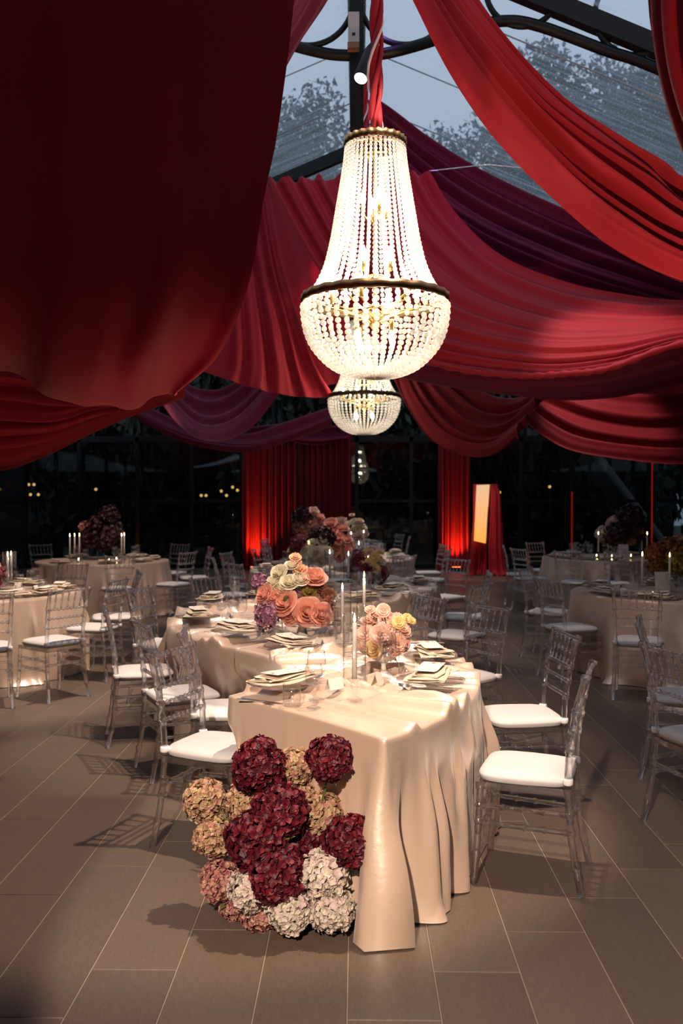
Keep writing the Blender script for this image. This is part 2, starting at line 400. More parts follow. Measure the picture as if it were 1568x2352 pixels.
ceiling = struct('ceiling', ceil_mb, 'black_steel')
ys = np.linspace(Y0, Y1, 21)
for s in (-1, 1):
    for i in range(20):
        MB().add([(0, ys[i], RIDGE), (s * HALF_W, ys[i], eave), (s * HALF_W, ys[i+1], eave), (0, ys[i+1], RIDGE)], [(0, 1, 2, 3)]).obj('roof_panel', 'clear_sheet', ceiling, False)
        if i:
            MB().tube([(s * .05, ys[i], RIDGE - .03), (s * HALF_W, ys[i], eave - .012)], 0.008, 4).obj('seam_strip', 'seam', ceiling)

# ------------------------------------------------------------------ walls
noise_pane = pmat('dark_pane', (0.02, 0.024, 0.028), 0.05, 0, 0.5)
def pane_mat():
    m = bpy.data.materials.new('window_glass'); m.use_nodes = True; nt = m.node_tree; nt.nodes.remove(nt.nodes['Principled BSDF'])
    tr = N(nt, 'ShaderNodeBsdfTransparent'); tr.inputs[0].default_value = (0.55, 0.58, 0.6, 1)
    gl = N(nt, 'ShaderNodeBsdfGlossy'); gl.inputs['Roughness'].default_value = 0.02
    mx = N(nt, 'ShaderNodeMixShader'); mx.inputs[0].default_value = 0.06; L(nt, tr.outputs[0], mx.inputs[1]); L(nt, gl.outputs[0], mx.inputs[2])
    L(nt, mx.outputs[0], nt.nodes['Material Output'].inputs['Surface']); MATS['window_glass'] = m
pane_mat()
WB = 21.9
mull_x = [-8, -6.65, -5.25, -3.95, -2.75, -1.4, 0.0, 1.3, 2.65, 3.9, 5.1, 6.95, 8]
wmb = MB()
wmb.box((-8, WB - .06, 0), (8, WB + .06, .10)); wmb.box((-8, WB - .06, eave - .12), (8, WB + .06, eave + .02)); wmb.box((-8, WB - .035, 1.58), (8, WB + .035, 1.65))
for x in mull_x: wmb.box((x - .045, WB - .06, 0), (x + .045, WB + .06, eave))
for x in (-4, -2, 2, 4): wmb.box((x - .03, WB - .04, eave), (x + .03, WB + .04, RIDGE - SLOPE * abs(x)))
wb = struct('wall_back', wmb, 'black_steel')
for i in range(len(mull_x) - 1):
    for z0, z1 in ((.1, 1.58), (1.65, eave - .12)):
        MB().box((mull_x[i] + .045, WB - .004, z0), (mull_x[i+1] - .045, WB + .004, z1)).obj('pane', 'window_glass', wb, False)
# dark brace behind the right-hand glass and the two thin red light strips
brace = MB().tube([P(1345, 1040, 22.6), P(1440, 1165, 22.6), P(1540, 1296, 22.6)], 0.28, 4).obj('diagonal_brace', pmat('brace_grey', (0.10, 0.10, 0.10), .7))
tag(brace, 'dull grey slanting brace behind the dark glass on the right', 'brace')
for s, nm in ((-1, 'wall_left'), (1, 'wall_right')):
    w = MB(); x = s * HALF_W
    for k in range(12):
        y = Y0 + k * (Y1 - Y0) / 11; w.box((x - .05, y - .05, 0), (x + .05, y + .05, eave - .1))
    w.box((x - .04, Y0, 0), (x + .04, Y1, .12)); w.box((x - .03, Y0, 1.58), (x + .03, Y1, 1.65))
    wo = struct(nm, w, 'black_steel')
    for k in range(11):
        ya = Y0 + k * (Y1 - Y0) / 11 + .05; yb = Y0 + (k + 1) * (Y1 - Y0) / 11 - .05
        MB().box((x - .005, ya, .12), (x + .005, yb, eave - .1)).obj('pane', 'dark_pane', wo, False)
wf = struct('wall_front', MB().box((-8, Y0 - .05, 0), (8, Y0, eave)), 'black')
emitmat('red_strip', (1.0, 0.03, 0.02), 0.16)
for px, y0, y1 in ((1313, 1130, 1245), (1497, 1060, 1240)):
    a = P(px, y0, 21.83); b = P(px, y1, 21.83)
    o = MB().box((a[0] - .012, 21.81, .1), (a[0] + .012, 21.85, a[2])).obj('red_light_strip', 'red_strip', None, False)
    tag(o, 'thin upright red light strip on the dark wall, %s of two' % ('left' if px < 1400 else 'right'), 'light strip')

# ------------------------------------------------------------------ roof trusses
def truss(Y, label):
    t = thing('roof_truss', label, 'truss', (0, Y, 0))
    MB().box((-.055, -.055, 4.62), (.055, .055, RIDGE)).obj('king_post', 'black_steel', t, False)
    k = 7.6
    c = [P(x, y, k) for x, y in ((830, 128), (900, 122), (1000, 95), (1080, 65), (1170, 48), (1250, 60), (1400, 115), (1568, 178))]
    c = [(p[0] - .04, 0, p[2]) for p in c] + [(5.0, 0, 4.0), (HALF_W - .1, 0, eave - .1)]
    for s in (-1, 1):
        M = MB()
        n = np.array((s * .33, 0, .8)); 
        v = np.array([(s * .0, -.05, RIDGE - .03), (s * HALF_W, -.05, eave - .03), (s * HALF_W, .05, eave - .03), (s * 0, .05, RIDGE - .03),
                      (s * .0, -.05, RIDGE - .20), (s * HALF_W, -.05, eave - .20), (s * HALF_W, .05, eave - .20), (s * 0, .05, RIDGE - .20)])
        M.add(v, [(0,1,2,3),(4,7,6,5),(0,4,5,1),(2,6,7,3),(1,5,6,2),(0,3,7,4)]); M.obj('rafter', 'black_steel', t, False)
        path = crom(c, 60) * np.array((s, 1, 1)); MB().tube(path, .045, 6).obj('lower_chord', 'black_steel', t)
        for cx, cz, rr, a0, a1 in ((.40, 5.76, .37, 150, 395), (1.36, 5.83, .30, 150, 400), (2.28, 5.62, .33, 150, 395), (3.3, 5.05, .3, 100, 440)):
            th = np.radians(np.linspace(a0, a1, 34))
            MB().tube(np.stack([s * (cx + rr * np.cos(th)), 0 * th, cz + rr * np.sin(th)], 1), .024, 6).obj('scroll', 'black_steel', t)
    return t
tr1 = truss(7.6, 'black scrolled steel roof truss nearest the camera, above the bright chandelier')
truss(12.45, 'black scrolled steel roof truss second from the camera, half hidden by drapes')
truss(17.3, 'black scrolled steel roof truss farthest back, behind the drapes')
# junction box, bracket and spotlight on the first king post
t = thing('junction_box', 'pale grey electrical box on the black king post near the roof', 'electrical box', tuple(P(812, 100, 7.45)))
MB().box((-.045, -.03, 0), (.045, .03, .24)).obj('housing', 'grey_box', t, False); MB().box((-.012, -.036, .05), (.012, -.03, .07)).obj('catch', 'black', t, False)
MB().box((-.05, -.035, -.05), (.045, .04, -.005)).obj('bracket', 'wood_bracket', t, False)
a = P(858, 105, 7.3); b = P(828, 180, 7.15)
t = thing('spotlight', 'black cylinder spotlight with glowing lens clamped below the roof truss', 'spotlight', tuple(b))
d = a - b; Lg = float(np.linalg.norm(d)); M = lookM(d)
MB().lathe([(.052, 0), (.058, .01), (.055, Lg * .8), (.035, Lg)], 20, M).obj('housing', 'black', t)
MB().lathe([(.001, -.002), (.050, -.002), (.050, .004), (.001, .004)], 20, M).obj('lens', emitmat('lens', (1, .93, .85), 4), t)
MB().tube([d * .7, d * .7 + np.array((.02, .12, .05)), np.array((.06, .30, .25))], .012, 6).obj('bracket', 'black', t)

# ------------------------------------------------------------------ drapes
def drape(name, label, rails, nu=60, nv=60, folds=6, amp=.05, mat='crimson_drape', ph=0.0, taper=None, wob=.6, cat='drape'):
    """rails: list (across) of equal-length lists (along) of (px,py,Y) or xyz tuples flagged with 4th item"""
    pts = np.array([[P(*p) if len(p) == 3 else np.array(p[:3]) for p in r] for r in rails])
    A = crom(pts, nu)                       # across
    A = np.moveaxis(crom(np.moveaxis(A, 1, 0), nv), 0, 1)
    du = np.gradient(A, axis=0); dv = np.gradient(A, axis=1)
    n = np.cross(du, dv); n /= np.linalg.norm(n, axis=2)[..., None] + 1e-9
    u = np.linspace(0, 1, nu)[:, None]; v = np.linspace(0, 1, nv)[None, :]
    k = 2 * np.pi * folds
    w = wob * np.sin(3.1 * v + ph) 
    h = np.sin(k * u + w + ph) + .5 * np.sin(1.73 * k * u + 2.3 * w + ph * 2) + .35 * np.sin(.57 * k * u - w + 1.3 * ph + 2 * v)
    h = np.sign(h) * np.abs(h) ** 0.8
    e = 1.0 if taper is None else crom(np.array(taper)[:, None], nv)[:, 0][None, :]
    A = A + n * (h * amp * e)[..., None]
    o = MB().grid(A).obj(name, mat)
    return tag(o, label, cat)
C_ = lambda cols: list(map(list, zip(*cols)))
# D1 the big dark swag close on the left
cols = []
for top, pts in ((677, [(640,300,3.40),(610,450,3.40),(572,650,3.5),(500,815,3.8),(392,903,4.35)]),
                 (600, [(575,300,3.42),(545,470,3.42),(500,660,3.52),(450,810,3.82),(385,906,4.35)]),
                 (470, [(450,300,3.46),(420,500,3.44),(380,690,3.54),(330,840,3.85),(318,925,4.4)]),
                 (330, [(320,300,3.5),(300,500,3.48),(270,700,3.58),(235,850,3.88),(222,933,4.4)]),
                 (180, [(175,300,3.55),(165,500,3.53),(150,690,3.62),(135,830,3.9),(120,905,4.4)]),
                 (20,  [(20,300,3.6),(15,500,3.58),(5,680,3.66),(0,800,3.95),(-10,858,4.4)]),
                 (-160,[(-160,300,3.65),(-165,500,3.62),(-170,680,3.7),(-175,800,4.0),(-190,870,4.4)]),
                 (-380,[(-380,300,3.7),(-385,500,3.7),(-390,680,3.8),(-395,820,4.0),(-400,880,4.4)])):
    cols.append([(top + 30, -900, 3.6), (top, -250, 3.5), (top, -20, 3.45)] + pts + [(pts[-1][0] + 15, pts[-1][1] - 8, 4.9)])
drape('ceiling_drape', 'huge near-black red swag bulging down at the upper left, closest to the camera', cols, 90, 90, 4, .014, taper=[.3,.4,.6,.8,1,1,1.1,1.2,1])
# D2 narrow red strip behind it
drape('ceiling_drape', 'narrow red strip slanting past the big dark swag at the top', 
      [[(840,-160,6.2),(762,0,6.2),(700,100,6.2),(648,190,6.2),(540,340,6.3),(330,560,6.4)], [(790,-170,6.5),(715,0,6.5),(660,90,6.5),(600,170,6.5),(500,300,6.6),(300,510,6.7)], [(740,-180,6.8),(680,0,6.8),(630,70,6.8),(570,150,6.8),(460,270,6.9),(270,470,7.0)]], 40, 50, 3, .03)
# D3 long red strip across the upper right
drape('ceiling_drape', 'long red gathered strip sweeping from the ridge down to the right edge',
      [[(900,-130,5.6),(967,0,5.7),(1050,150,5.8),(1150,292,5.9),(1290,440,6.0),(1420,548,6.0),(1570,628,6.0),(1800,700,6.0)],
       [(930,-150,5.9),(1005,0,5.9),(1090,130,6.0),(1200,265,6.1),(1330,390,6.1),(1450,480,6.1),(1570,555,6.1),(1800,640,6.1)],
       [(960,-170,6.0),(1050,0,6.1),(1140,125,6.2),(1250,245,6.2),(1380,345,6.2),(1480,415,6.2),(1570,490,6.2),(1800,590,6.2)],
       [(1000,-190,6.2),(1102,0,6.3),(1190,120,6.3),(1310,245,6.3),(1430,330,6.3),(1510,385,6.3),(1570,432,6.3),(1800,530,6.3)]], 110, 90, 6, .055, taper=[.5,.7,1,1.1,1.2,1.3,1.3,1.3], ph=.8)
# D4 near right corner
drape('ceiling_drape', 'bright red curtain edge hanging in the top right corner',
      [[(1440,-420,3.2),(1473,-60,3.2),(1480,60,3.2),(1500,170,3.2),(1530,280,3.2),(1580,400,3.2),(1680,560,3.2)],
       [(1560,-420,2.9),(1560,-60,2.9),(1565,60,2.9),(1580,170,2.9),(1610,280,2.9),(1660,400,2.9),(1740,540,3.0)],
       [(1750,-420,2.7),(1750,-60,2.7),(1750,60,2.7),(1760,170,2.7),(1780,280,2.7),(1820,400,2.7),(1880,520,2.8)]], 50, 50, 4, .02)
# D6 dark plum strip under the clear roof
drape('ceiling_drape', 'dark plum strip fanning from the king post under the clear roof',
      [[(850,232,11.0),(900,262,11.0),(980,322,11.0),(1110,402,11.0),(1290,487,11.0),(1440,545,11.0),(1570,602,11.0),(1850,700,11.0)],
       [(842,262,10.9),(890,310,10.9),(980,392,10.9),(1110,480,10.9),(1290,565,10.9),(1440,620,10.9),(1570,665,10.9),(1850,750,10.9)],
       [(832,300,10.8),(880,370,10.8),(970,470,10.8),(1110,570,10.8),(1290,645,10.8),(1440,690,10.8),(1570,720,10.8),(1850,790,10.8)],
       [(822,340,10.6),(860,430,10.6),(950,550,10.6),(1100,650,10.6),(1290,715,10.6),(1440,750,10.6),(1570,770,10.6),(1850,830,10.6)]], 90, 80, 7, .07, 'plum_drape')
drape('ceiling_drape', 'dark plum gather wrapped down behind the chandelier cable',
      [[(812,225,11.3),(810,300,11.3),(795,380,11.3),(760,450,11.3)], [(830,222,11.1),(832,300,11.1),(835,380,11.1),(840,470,11.1)], [(850,232,11.0),(858,300,11.0),(880,390,11.0),(900,480,11.0)]], 30, 30, 3, .05, 'plum_drape')
# D5 the wide swag behind the chandelier
d5 = drape('ceiling_drape', 'wide crimson swag behind the chandelier with a glowing frayed hem',
      [[(985,394,9.3),(1045,490,9.2),(1150,588,9.0),(1300,650,8.9),(1440,680,8.8),(1570,694,8.8),(1850,700,8.8)],
       [(890,402,9.3),(960,520,9.1),(1090,640,8.8),(1260,708,8.6),(1420,726,8.5),(1570,728,8.4),(1850,715,8.4)],
       [(770,407,9.3),(860,560,9.0),(1000,695,8.6),(1220,768,8.3),(1410,772,8.2),(1570,755,8.1),(1850,730,8.1)],
       [(690,410,9.3),(800,600,9.0),(940,755,8.5),(1200,818,8.1),(1400,812,8.0),(1570,775,7.9),(1850,740,7.9)],
       [(612,411,9.3),(745,640,9.0),(890,800,8.5),(1190,862,8.0),(1400,845,7.9),(1570,788,7.8),(1850,748,7.8)]], 130, 100, 8, .035, taper=[1.2,1,.7,.55,.55,.6,.6], ph=2.0)
hl = crom([P(*q) for q in ((890,800,8.47),(1040,845,8.2),(1190,862,7.97),(1300,858,7.92),(1400,845,7.87),(1570,788,7.77),(1850,748,7.77))], 120)
MB().tube(hl, .028 + .006 * np.sin(np.arange(120) * 1.1), 7).obj('hem', 'crimson_drape', d5)
drape('ceiling_drape', 'darker red under-fold hanging just beneath the wide crimson swag',
      [[(840,800,8.7),(1000,832,8.5),(1200,850,8.3),(1400,832,8.2),(1570,778,8.1),(1850,740,8.1)],
       [(860,835,9.0),(1010,866,8.8),(1220,890,8.6),(1400,878,8.5),(1570,835,8.4),(1850,790,8.4)],
       [(890,860,9.5),(1060,886,9.3),(1250,912,9.1),(1400,906,9.0),(1570,872,9.0),(1850,830,9.0)]], 40, 70, 3, .04, 'plum_drape', ph=1.0)
# D8 the left counterpart
drape('ceiling_drape', 'red swag left of the chandelier with an orange-lit edge, ending at its lower bulbs',
      [[(612,415,10.9),(640,590,10.8),(682,735,10.7),(722,835,10.6),(768,912,10.6)],
       [(590,430,10.8),(612,600,10.7),(645,740,10.6),(670,845,10.6),(690,912,10.6)],
       [(560,440,10.7),(575,610,10.6),(590,745,10.5),(600,840,10.5),(600,896,10.5)],
       [(510,450,10.6),(520,620,10.5),(520,750,10.4),(520,830,10.4),(510,868,10.4)],
       [(430,450,10.6),(430,620,10.5),(430,740,10.4),(420,800,10.4),(400,830,10.4)]], 80, 60, 6, .04, taper=[.6,1,1,1,.7], ph=.3)
drape('ceiling_drape', 'dark fluted drape in the gap left of the chandelier',
      [[(585,418,11.6),(590,560,11.6),(630,720,11.6),(690,900,11.6)], [(650,440,11.7),(690,570,11.7),(730,730,11.7),(780,880,11.7)], [(700,470,11.8),(750,600,11.8),(790,740,11.8),(820,870,11.8)]][::-1], 40, 90, 2, .03)
# lower swags towards the back
drape('ceiling_drape', 'purple and crimson swag low at the left edge below the dark one',
      [[(-150,880,9.4),(0,860,9.4),(120,880,9.4),(220,905,9.4),(320,900,9.4),(420,860,9.4)],
       [(-150,950,9.6),(0,945,9.6),(120,950,9.6),(220,925,9.6),(320,915,9.6),(420,880,9.6)],
       [(-150,1010,9.8),(0,1005,9.8),(110,990,9.8),(210,955,9.8),(310,925,9.8),(420,890,9.8)],
       [(-150,1060,10.2),(0,1052,10.2),(90,1025,10.2),(200,980,10.2),(310,935,10.2),(420,900,10.2)],
       [(-150,1075,10.8),(0,1070,10.8),(100,1035,10.8),(200,985,10.8),(310,940,10.8),(420,905,10.8)]], 90, 60, 7, .06, ph=1.1)
drape('ceiling_drape', 'dark red swag dipping in front of the left glass wall',
      [[(230,880,14.2),(330,935,14.2),(440,985,14.2),(560,1005,14.2),(660,975,14.2),(760,940,14.2)], [(230,905,14.0),(320,955,14.0),(430,1008,14.0),(560,1028,14.0),(670,1000,14.0),(760,965,14.0)], [(230,915,14.6),(320,962,14.6),(430,1014,14.6),(560,1034,14.6),(670,1006,14.6),(760,970,14.6)]], 36, 60, 2, .05, 'plum_drape')
drape('ceiling_drape', 'deep purple looped drape hanging between the left swags',
      [[(368,890,12.6),(400,955,12.4),(470,1003,12.2),(560,985,12.4),(640,895,12.6)], [(372,870,12.9),(410,930,12.8),(470,970,12.7),(545,950,12.8),(630,870,12.9)], [(378,850,13.2),(420,905,13.2),(475,930,13.2),(535,915,13.2),(620,850,13.2)], [(385,830,13.5),(425,880,13.5),(475,895,13.5),(530,885,13.5),(610,830,13.5)]], 50, 50, 4, .05, 'plum_drape')
drape('valance', 'short purple valance over the red curtain at the back',
      [[(560,985,21.08),(640,975,21.08),(720,978,21.08),(800,980,21.08)], [(560,1000,21.03),(640,1000,21.03),(720,1008,21.03),(800,1000,21.03)], [(560,1006,21.08),(640,1008,21.08),(720,1022,21.08),(800,1006,21.08)]], 20, 50, 2, .05, 'plum_drape', cat='valance')
drape('ceiling_drape', 'dark maroon swag right of the small chandelier with one orange edge',
      [[(905,850,11.2),(935,920,11.2),(985,995,11.2),(1050,1032,11.2),(1120,1038,11.2),(1180,1000,11.2)],
       [(930,850,11.4),(975,920,11.4),(1030,980,11.4),(1090,1010,11.4),(1150,1005,11.4),(1210,960,11.4)],
       [(960,850,11.6),(1020,905,11.6),(1080,955,11.6),(1140,970,11.6),(1200,950,11.6),(1250,900,11.6)],
       [(1000,840,11.8),(1070,880,11.8),(1130,910,11.8),(1190,915,11.8),(1240,890,11.8),(1290,850,11.8)]], 60, 60, 5, .05, 'maroon_curtain')
drape('ceiling_drape', 'very dark swag low at the right edge with a red glint',
      [[(1200,955,12.4),(1252,998,12.4),(1320,1030,12.4),(1450,1050,12.4),(1570,1060,12.4),(1750,1050,12.4)],
       [(1215,930,12.6),(1270,965,12.6),(1340,995,12.6),(1460,1015,12.6),(1570,1020,12.6),(1750,1010,12.6)],
       [(1230,900,12.8),(1300,925,12.8),(1370,945,12.8),(1470,960,12.8),(1570,960,12.8),(1750,950,12.8)],
       [(1250,870,13.0),(1330,885,13.0),(1400,895,13.0),(1480,900,13.0),(1570,900,13.0),(1750,890,13.0)]], 50, 60, 4, .05, 'maroon_curtain')
# unseen drapes added to block the skylight, beside and behind the camera
def skylight_blocker(label, x0, x1, z0, z1, sag, ya, yb, seed):
    nu, nv = 70, 40; u = np.linspace(0, 1, nu)[:, None]; v = np.linspace(0, 1, nv)[None, :]
    A = np.zeros((nu, nv, 3)); A[..., 0] = x0 + (x1 - x0) * v; A[..., 1] = ya + (yb - ya) * u
    A[..., 2] = z0 + (z1 - z0) * v - sag * np.sin(np.pi * v) * (.8 + .2 * np.sin(9 * u + seed)) + .06 * np.sin(38 * u + seed + 2 * v) * np.sin(np.pi * v) 
    tag(MB().grid(A).obj('ceiling_drape', 'crimson_drape'), label, 'drape')
for sx_, nm in ((-1, 'left'), (1, 'right')):
    skylight_blocker('added red drape blocking skylight over the %s half of the roof above the camera' % nm, sx_ * .1, sx_ * 7.9, 6.25, 3.0, .9, -4.9, 3.2, sx_)
    skylight_blocker('added red drape blocking skylight along the %s eave beyond the photo edge' % nm, sx_ * 3.3, sx_ * 7.9, 4.75, 3.0, .35, 3.0 if sx_ < 0 else 3.4, 20.5, 2 + sx_)
# wire across the roof
tag(MB().tube([P(985, 393, 9.3), P(1120, 378, 9.6), P(1330, 400, 9.3), P(1568, 400, 9.3)], .006, 5).obj('steel_wire', 'silver'), 'thin steel wire stretched under the clear roof behind the chandelier', 'wire')

# ------------------------------------------------------------------ red curtains at the back, their uplights
def curtain(xa, xb, Y, ztop, label, n, ph):
    m = int(90 * (xb - xa)) + 20; nv = 14
    u = np.linspace(0, 1, m); z = np.linspace(ztop, 0.02, nv)
    A = np.zeros((m, nv, 3)); A[..., 0] = (xa + (xb - xa) * u)[:, None]; A[..., 2] = z[None, :]
    g = np.linspace(.7, 1.15, nv)[None, :]
    A[..., 1] = Y + (.055 * np.sin(2 * np.pi * n * u + ph) + .03 * np.sin(2 * np.pi * n * 1.9 * u + 1 + ph))[:, None] * g
    return tag(MB().grid(A).obj('curtain', 'maroon_curtain'), label, 'curtain')
xa, xm, xb = P(556, 1100, 21.2)[0], P(684, 1100, 21.2)[0], P(806, 1100, 21.2)[0]
curtain(xa, xm - .02, 21.2, 3.25, 'dark red floor-length curtain glowing at its left foot, behind the far tables', 9, .3)
curtain(xm, xb, 21.25, 3.25, 'dim red floor-length curtain behind the far flowers, right half of the pair', 9, 1.4)
curtain(P(1006, 1100, 21.2)[0], P(1080, 1100, 21.2)[0], 21.2, 3.1, 'red curtain glowing at its foot beside the draped light panel', 6, .8)
for px, lab in ((585, 'small black uplight at the foot of the left red curtain'), (1048, 'small black uplight at the foot of the right red curtain'), (318, 'small black uplight by the dark glass on the left')):
    Yb = 20.85 if px > 400 else 21.4
    p = P(px, 1300, Yb); p[2] = 0
    t = thing('uplight', lab, 'uplight', (p[0], Yb, 0))
    MB().box((-.12, -.07, 0), (.12, .07, .03)).obj('base', 'black', t, False); MB().box((-.1, -.05, .03), (.1, .05, .11)).obj('housing', 'black', t, False)
    MB().box((-.09, -.04, .11), (.09, .04, .116)).obj('lens', emitmat('red_lens', (1, .12, .03), 6), t, False)
    spot('uplight_lamp', (p[0], Yb, .14), (p[0] + .02, Yb + .30, 1.3), 160 if px > 400 else 20, 90, .7, (1.0, .13, .035), .05)

# draped light panel
def panel_mat():
    m = bpy.data.materials.new('light_panel'); m.use_nodes = True; nt = m.node_tree; nt.nodes.remove(nt.nodes['Principled BSDF'])
    t = N(nt, 'ShaderNodeTexCoord'); s = N(nt, 'ShaderNodeSeparateXYZ'); L(nt, t.outputs['Generated'], s.inputs[0])
    cr = N(nt, 'ShaderNodeValToRGB'); cr.color_ramp.elements[0].color = (1, .38, .06, 1); cr.color_ramp.elements[1].color = (.72, .45, .27, 1); L(nt, s.outputs['Z'], cr.inputs[0])
    e = N(nt, 'ShaderNodeEmission'); e.inputs[1].default_value = 1.0; L(nt, cr.outputs[0], e.inputs[0]); L(nt, e.outputs[0], nt.nodes['Material Output'].inputs['Surface']); MATS['light_panel'] = m
panel_mat()
q = [P(1094, 1114, 19.6), P(1123, 1113, 19.9), P(1114, 1248, 19.9), P(1088, 1242, 19.6)]
base = G(1112, 1318); base = np.array((base[0], 19.85, 0))
t = thing('light_panel', 'tall glowing amber light panel on a stand between red curtain and chairs', 'light panel', tuple(base))
qq = [p - base for p in q]; off = np.array((.02, .06, 0))
MB().add([*qq, *[p + off for p in qq]], [(0,1,2,3),(7,6,5,4),(0,4,5,1),(1,5,6,2),(2,6,7,3),(3,7,4,0)]).obj('panel', 'light_panel', t, False)
MB().tube([(0.02, .10, 0), (0.0, .10, 1.95)], .02, 8).obj('pole', 'black', t)
MB().tube([(-.25, .10, .01), (.25, .10, .01)], .015, 6).obj('foot', 'black', t)
cols = []
for k, (tx, bx, yy) in enumerate([(1090,1082,19.75),(1100,1090,20.02),(1116,1108,20.05),(1126,1120,19.98),(1132,1136,19.85),(1136,1150,19.8),(1138,1164,19.9)]):
    fy = yy
    cols.append([(tx, 1112, yy), (tx + (2 if k > 3 else 0) + k, 1140, yy - .02), (tx * .6 + bx * .4 + 3, 1200, yy), (tx * .3 + bx * .7, 1262, yy), (bx, 1310, yy), (bx + (4 if k > 3 else -3), 1322 - 2 * (k == 0), yy - .12)])
drape('draped_cloth', 'crimson cloth hung over the light panel and pooling on the floor', cols, 90, 40, 9, .035, 'crimson_drape', cat='cloth')

# ------------------------------------------------------------------ outside: ground, trees, hedge, glowing globes for candle reflections
g = MB().box((-45, Y1 + .05, -.12), (45, 60, -.06)).obj('ground', noise_col('grass', (.012, .02, .008), (.03, .045, .016), 3, .9), None, False); tag(g, kind='structure')
noise_col('night_leaf', (.006, .010, .006), (.020, .028, .014), .8, .6, island=.6)
pmat('bark', (.03, .024, .018), .9)
def foliage(n, rx, rz, size, seed, lumps=14):
    r = np.random.default_rng(seed)
    c = r.normal(size=(lumps, 3)); c /= np.linalg.norm(c, axis=1)[:, None]; c *= (r.random((lumps, 1)) ** .5) * .72
    i = r.integers(0, lumps, n); d = r.normal(size=(n, 3)); d /= np.linalg.norm(d, axis=1)[:, None]
    p = (c[i] + d * (.16 + .2 * r.random((n, 1)))) * np.array((rx, rx, rz))
    a = r.normal(size=(n, 3)); a /= np.linalg.norm(a, axis=1)[:, None]; b = np.cross(a, r.normal(size=(n, 3))); b /= np.linalg.norm(b, axis=1)[:, None]
    s = size * (.6 + .8 * r.random((n, 1)))
    v = np.stack([p - a * s, p + b * s * .45, p + a * s, p - b * s * .45], 1).reshape(-1, 3)
    me = bpy.data.meshes.new('crown'); me.from_pydata(v, [], np.arange(4 * n).reshape(n, 4).tolist()); me.materials.append(MATS['night_leaf']); return me
crowns = [foliage(24000, 3.0, 5.2, .11, 11 + i, 22) for i in range(3)]
trunk = MB().tube([(0, 0, 0), (.1, 0, 3), (.0, .1, 7), (.1, 0, 10.5)], [.3, .24, .17, .06], 8).mesh('trunk', 'bark')
where = ['beyond the roof at the left of the king post', 'just left of the chandelier cable above the roof', 'behind the chandelier cable above the roof', 'right of the chandelier cable above the roof',
         'above the long red strip, in the middle of the clear roof', 'tallest at the upper right above the roof', 'at the right beside the tallest one above the roof', 'far right above the roof behind the corner curtain', 'low between the two red strips']
for i, (px, Y, top) in enumerate([(640, 34, 190), (725, 32, 135), (880, 38, 250), (1050, 33, 165), (1170, 36, 240), (1315, 29, -10), (1420, 31, 70), (1530, 28, 90), (960, 36, 330)]):
    b0 = P(px, top, Y); H = b0[2]; s = H / 14.5
    t = thing('tree', 'dusky tree %s' % where[i], 'tree', (b0[0], Y, -.06), i * 1.3, 'trees beyond the clear roof'); t.scale = (s * .9, s * .9, s)
    place(trunk, 'trunk', t); tag(place(crowns[i % 3], 'crown', t, (0, 0, 9.4)), kind='stuff')
bush = foliage(16000, 1.45, 2.3, .15, 77, 40)
bw = ['at the far left', 'second from the left', 'third from the left', 'fourth from the left', 'behind the red curtains', 'in the middle', 'right of the middle', 'behind the light panel', 'fourth from the right', 'third from the right', 'second from the right', 'at the far right']
for i in range(12):
    t = thing('hedge_bush', 'dark garden bush behind the back glass wall, %s' % bw[i], 'bush', (-8.8 + 1.6 * i, 25.2 + 3.3 * (i % 2), -.06), i * .9, 'bushes behind the glass wall')
    t.scale = (1.1, .9, 2.0 + .18 * (i % 3)); tag(place(bush, 'leaves', t, (0, 0, 1.75)), kind='stuff'); MB().tube([(0, 0, 0), (0, 0, 1.6)], .05, 6).obj('stem', 'bark', t)
for i in range(9):
    t = thing('hedge_bush', 'dark bush in the back row beyond the glass wall, %s from the left' % ['first', 'second', 'third', 'fourth', 'fifth', 'sixth', 'seventh', 'eighth', 'ninth'][i], 'bush', (-13 + 3.25 * i, 33.5, -.06), i * 1.7, 'back row of bushes')
    t.scale = (1.25, 1.0, 1.9); tag(place(bush, 'leaves', t, (0, 0, 1.75)), kind='stuff'); MB().tube([(0, 0, 0), (0, 0, 1.6)], .05, 6).obj('stem', 'bark', t)
emitmat('reflection_glow', (1.0, .55, .16), 2.2)  # candle reflections in the glass, put in as glowing globes outside
reflection_proto = [('globe', MB().ball((0, 0, 0), .038, 10, 6).mesh('globe', 'reflection_glow'), None, None, None), ('pole', MB().tube([(0, 0, -2.2), (0, 0, -.04)], .008, 5).mesh('pole', 'black'), None, None, None)]
NTH = ['first', 'second', 'third', 'fourth', 'fifth', 'sixth', 'seventh', 'eighth', 'ninth', 'tenth', 'eleventh', 'twelfth', 'thirteenth', 'fourteenth', 'fifteenth']
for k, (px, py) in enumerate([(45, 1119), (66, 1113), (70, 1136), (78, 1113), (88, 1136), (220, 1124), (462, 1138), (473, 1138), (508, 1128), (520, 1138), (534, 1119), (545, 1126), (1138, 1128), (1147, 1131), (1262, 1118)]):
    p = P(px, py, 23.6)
    inst(reflection_proto, 'reflection_globe', 'tiny amber globe added as a candle reflection behind the dark glass, %s from the left' % NTH[k], 'candle reflection', tuple(p), 0, 'candle reflections behind the glass')
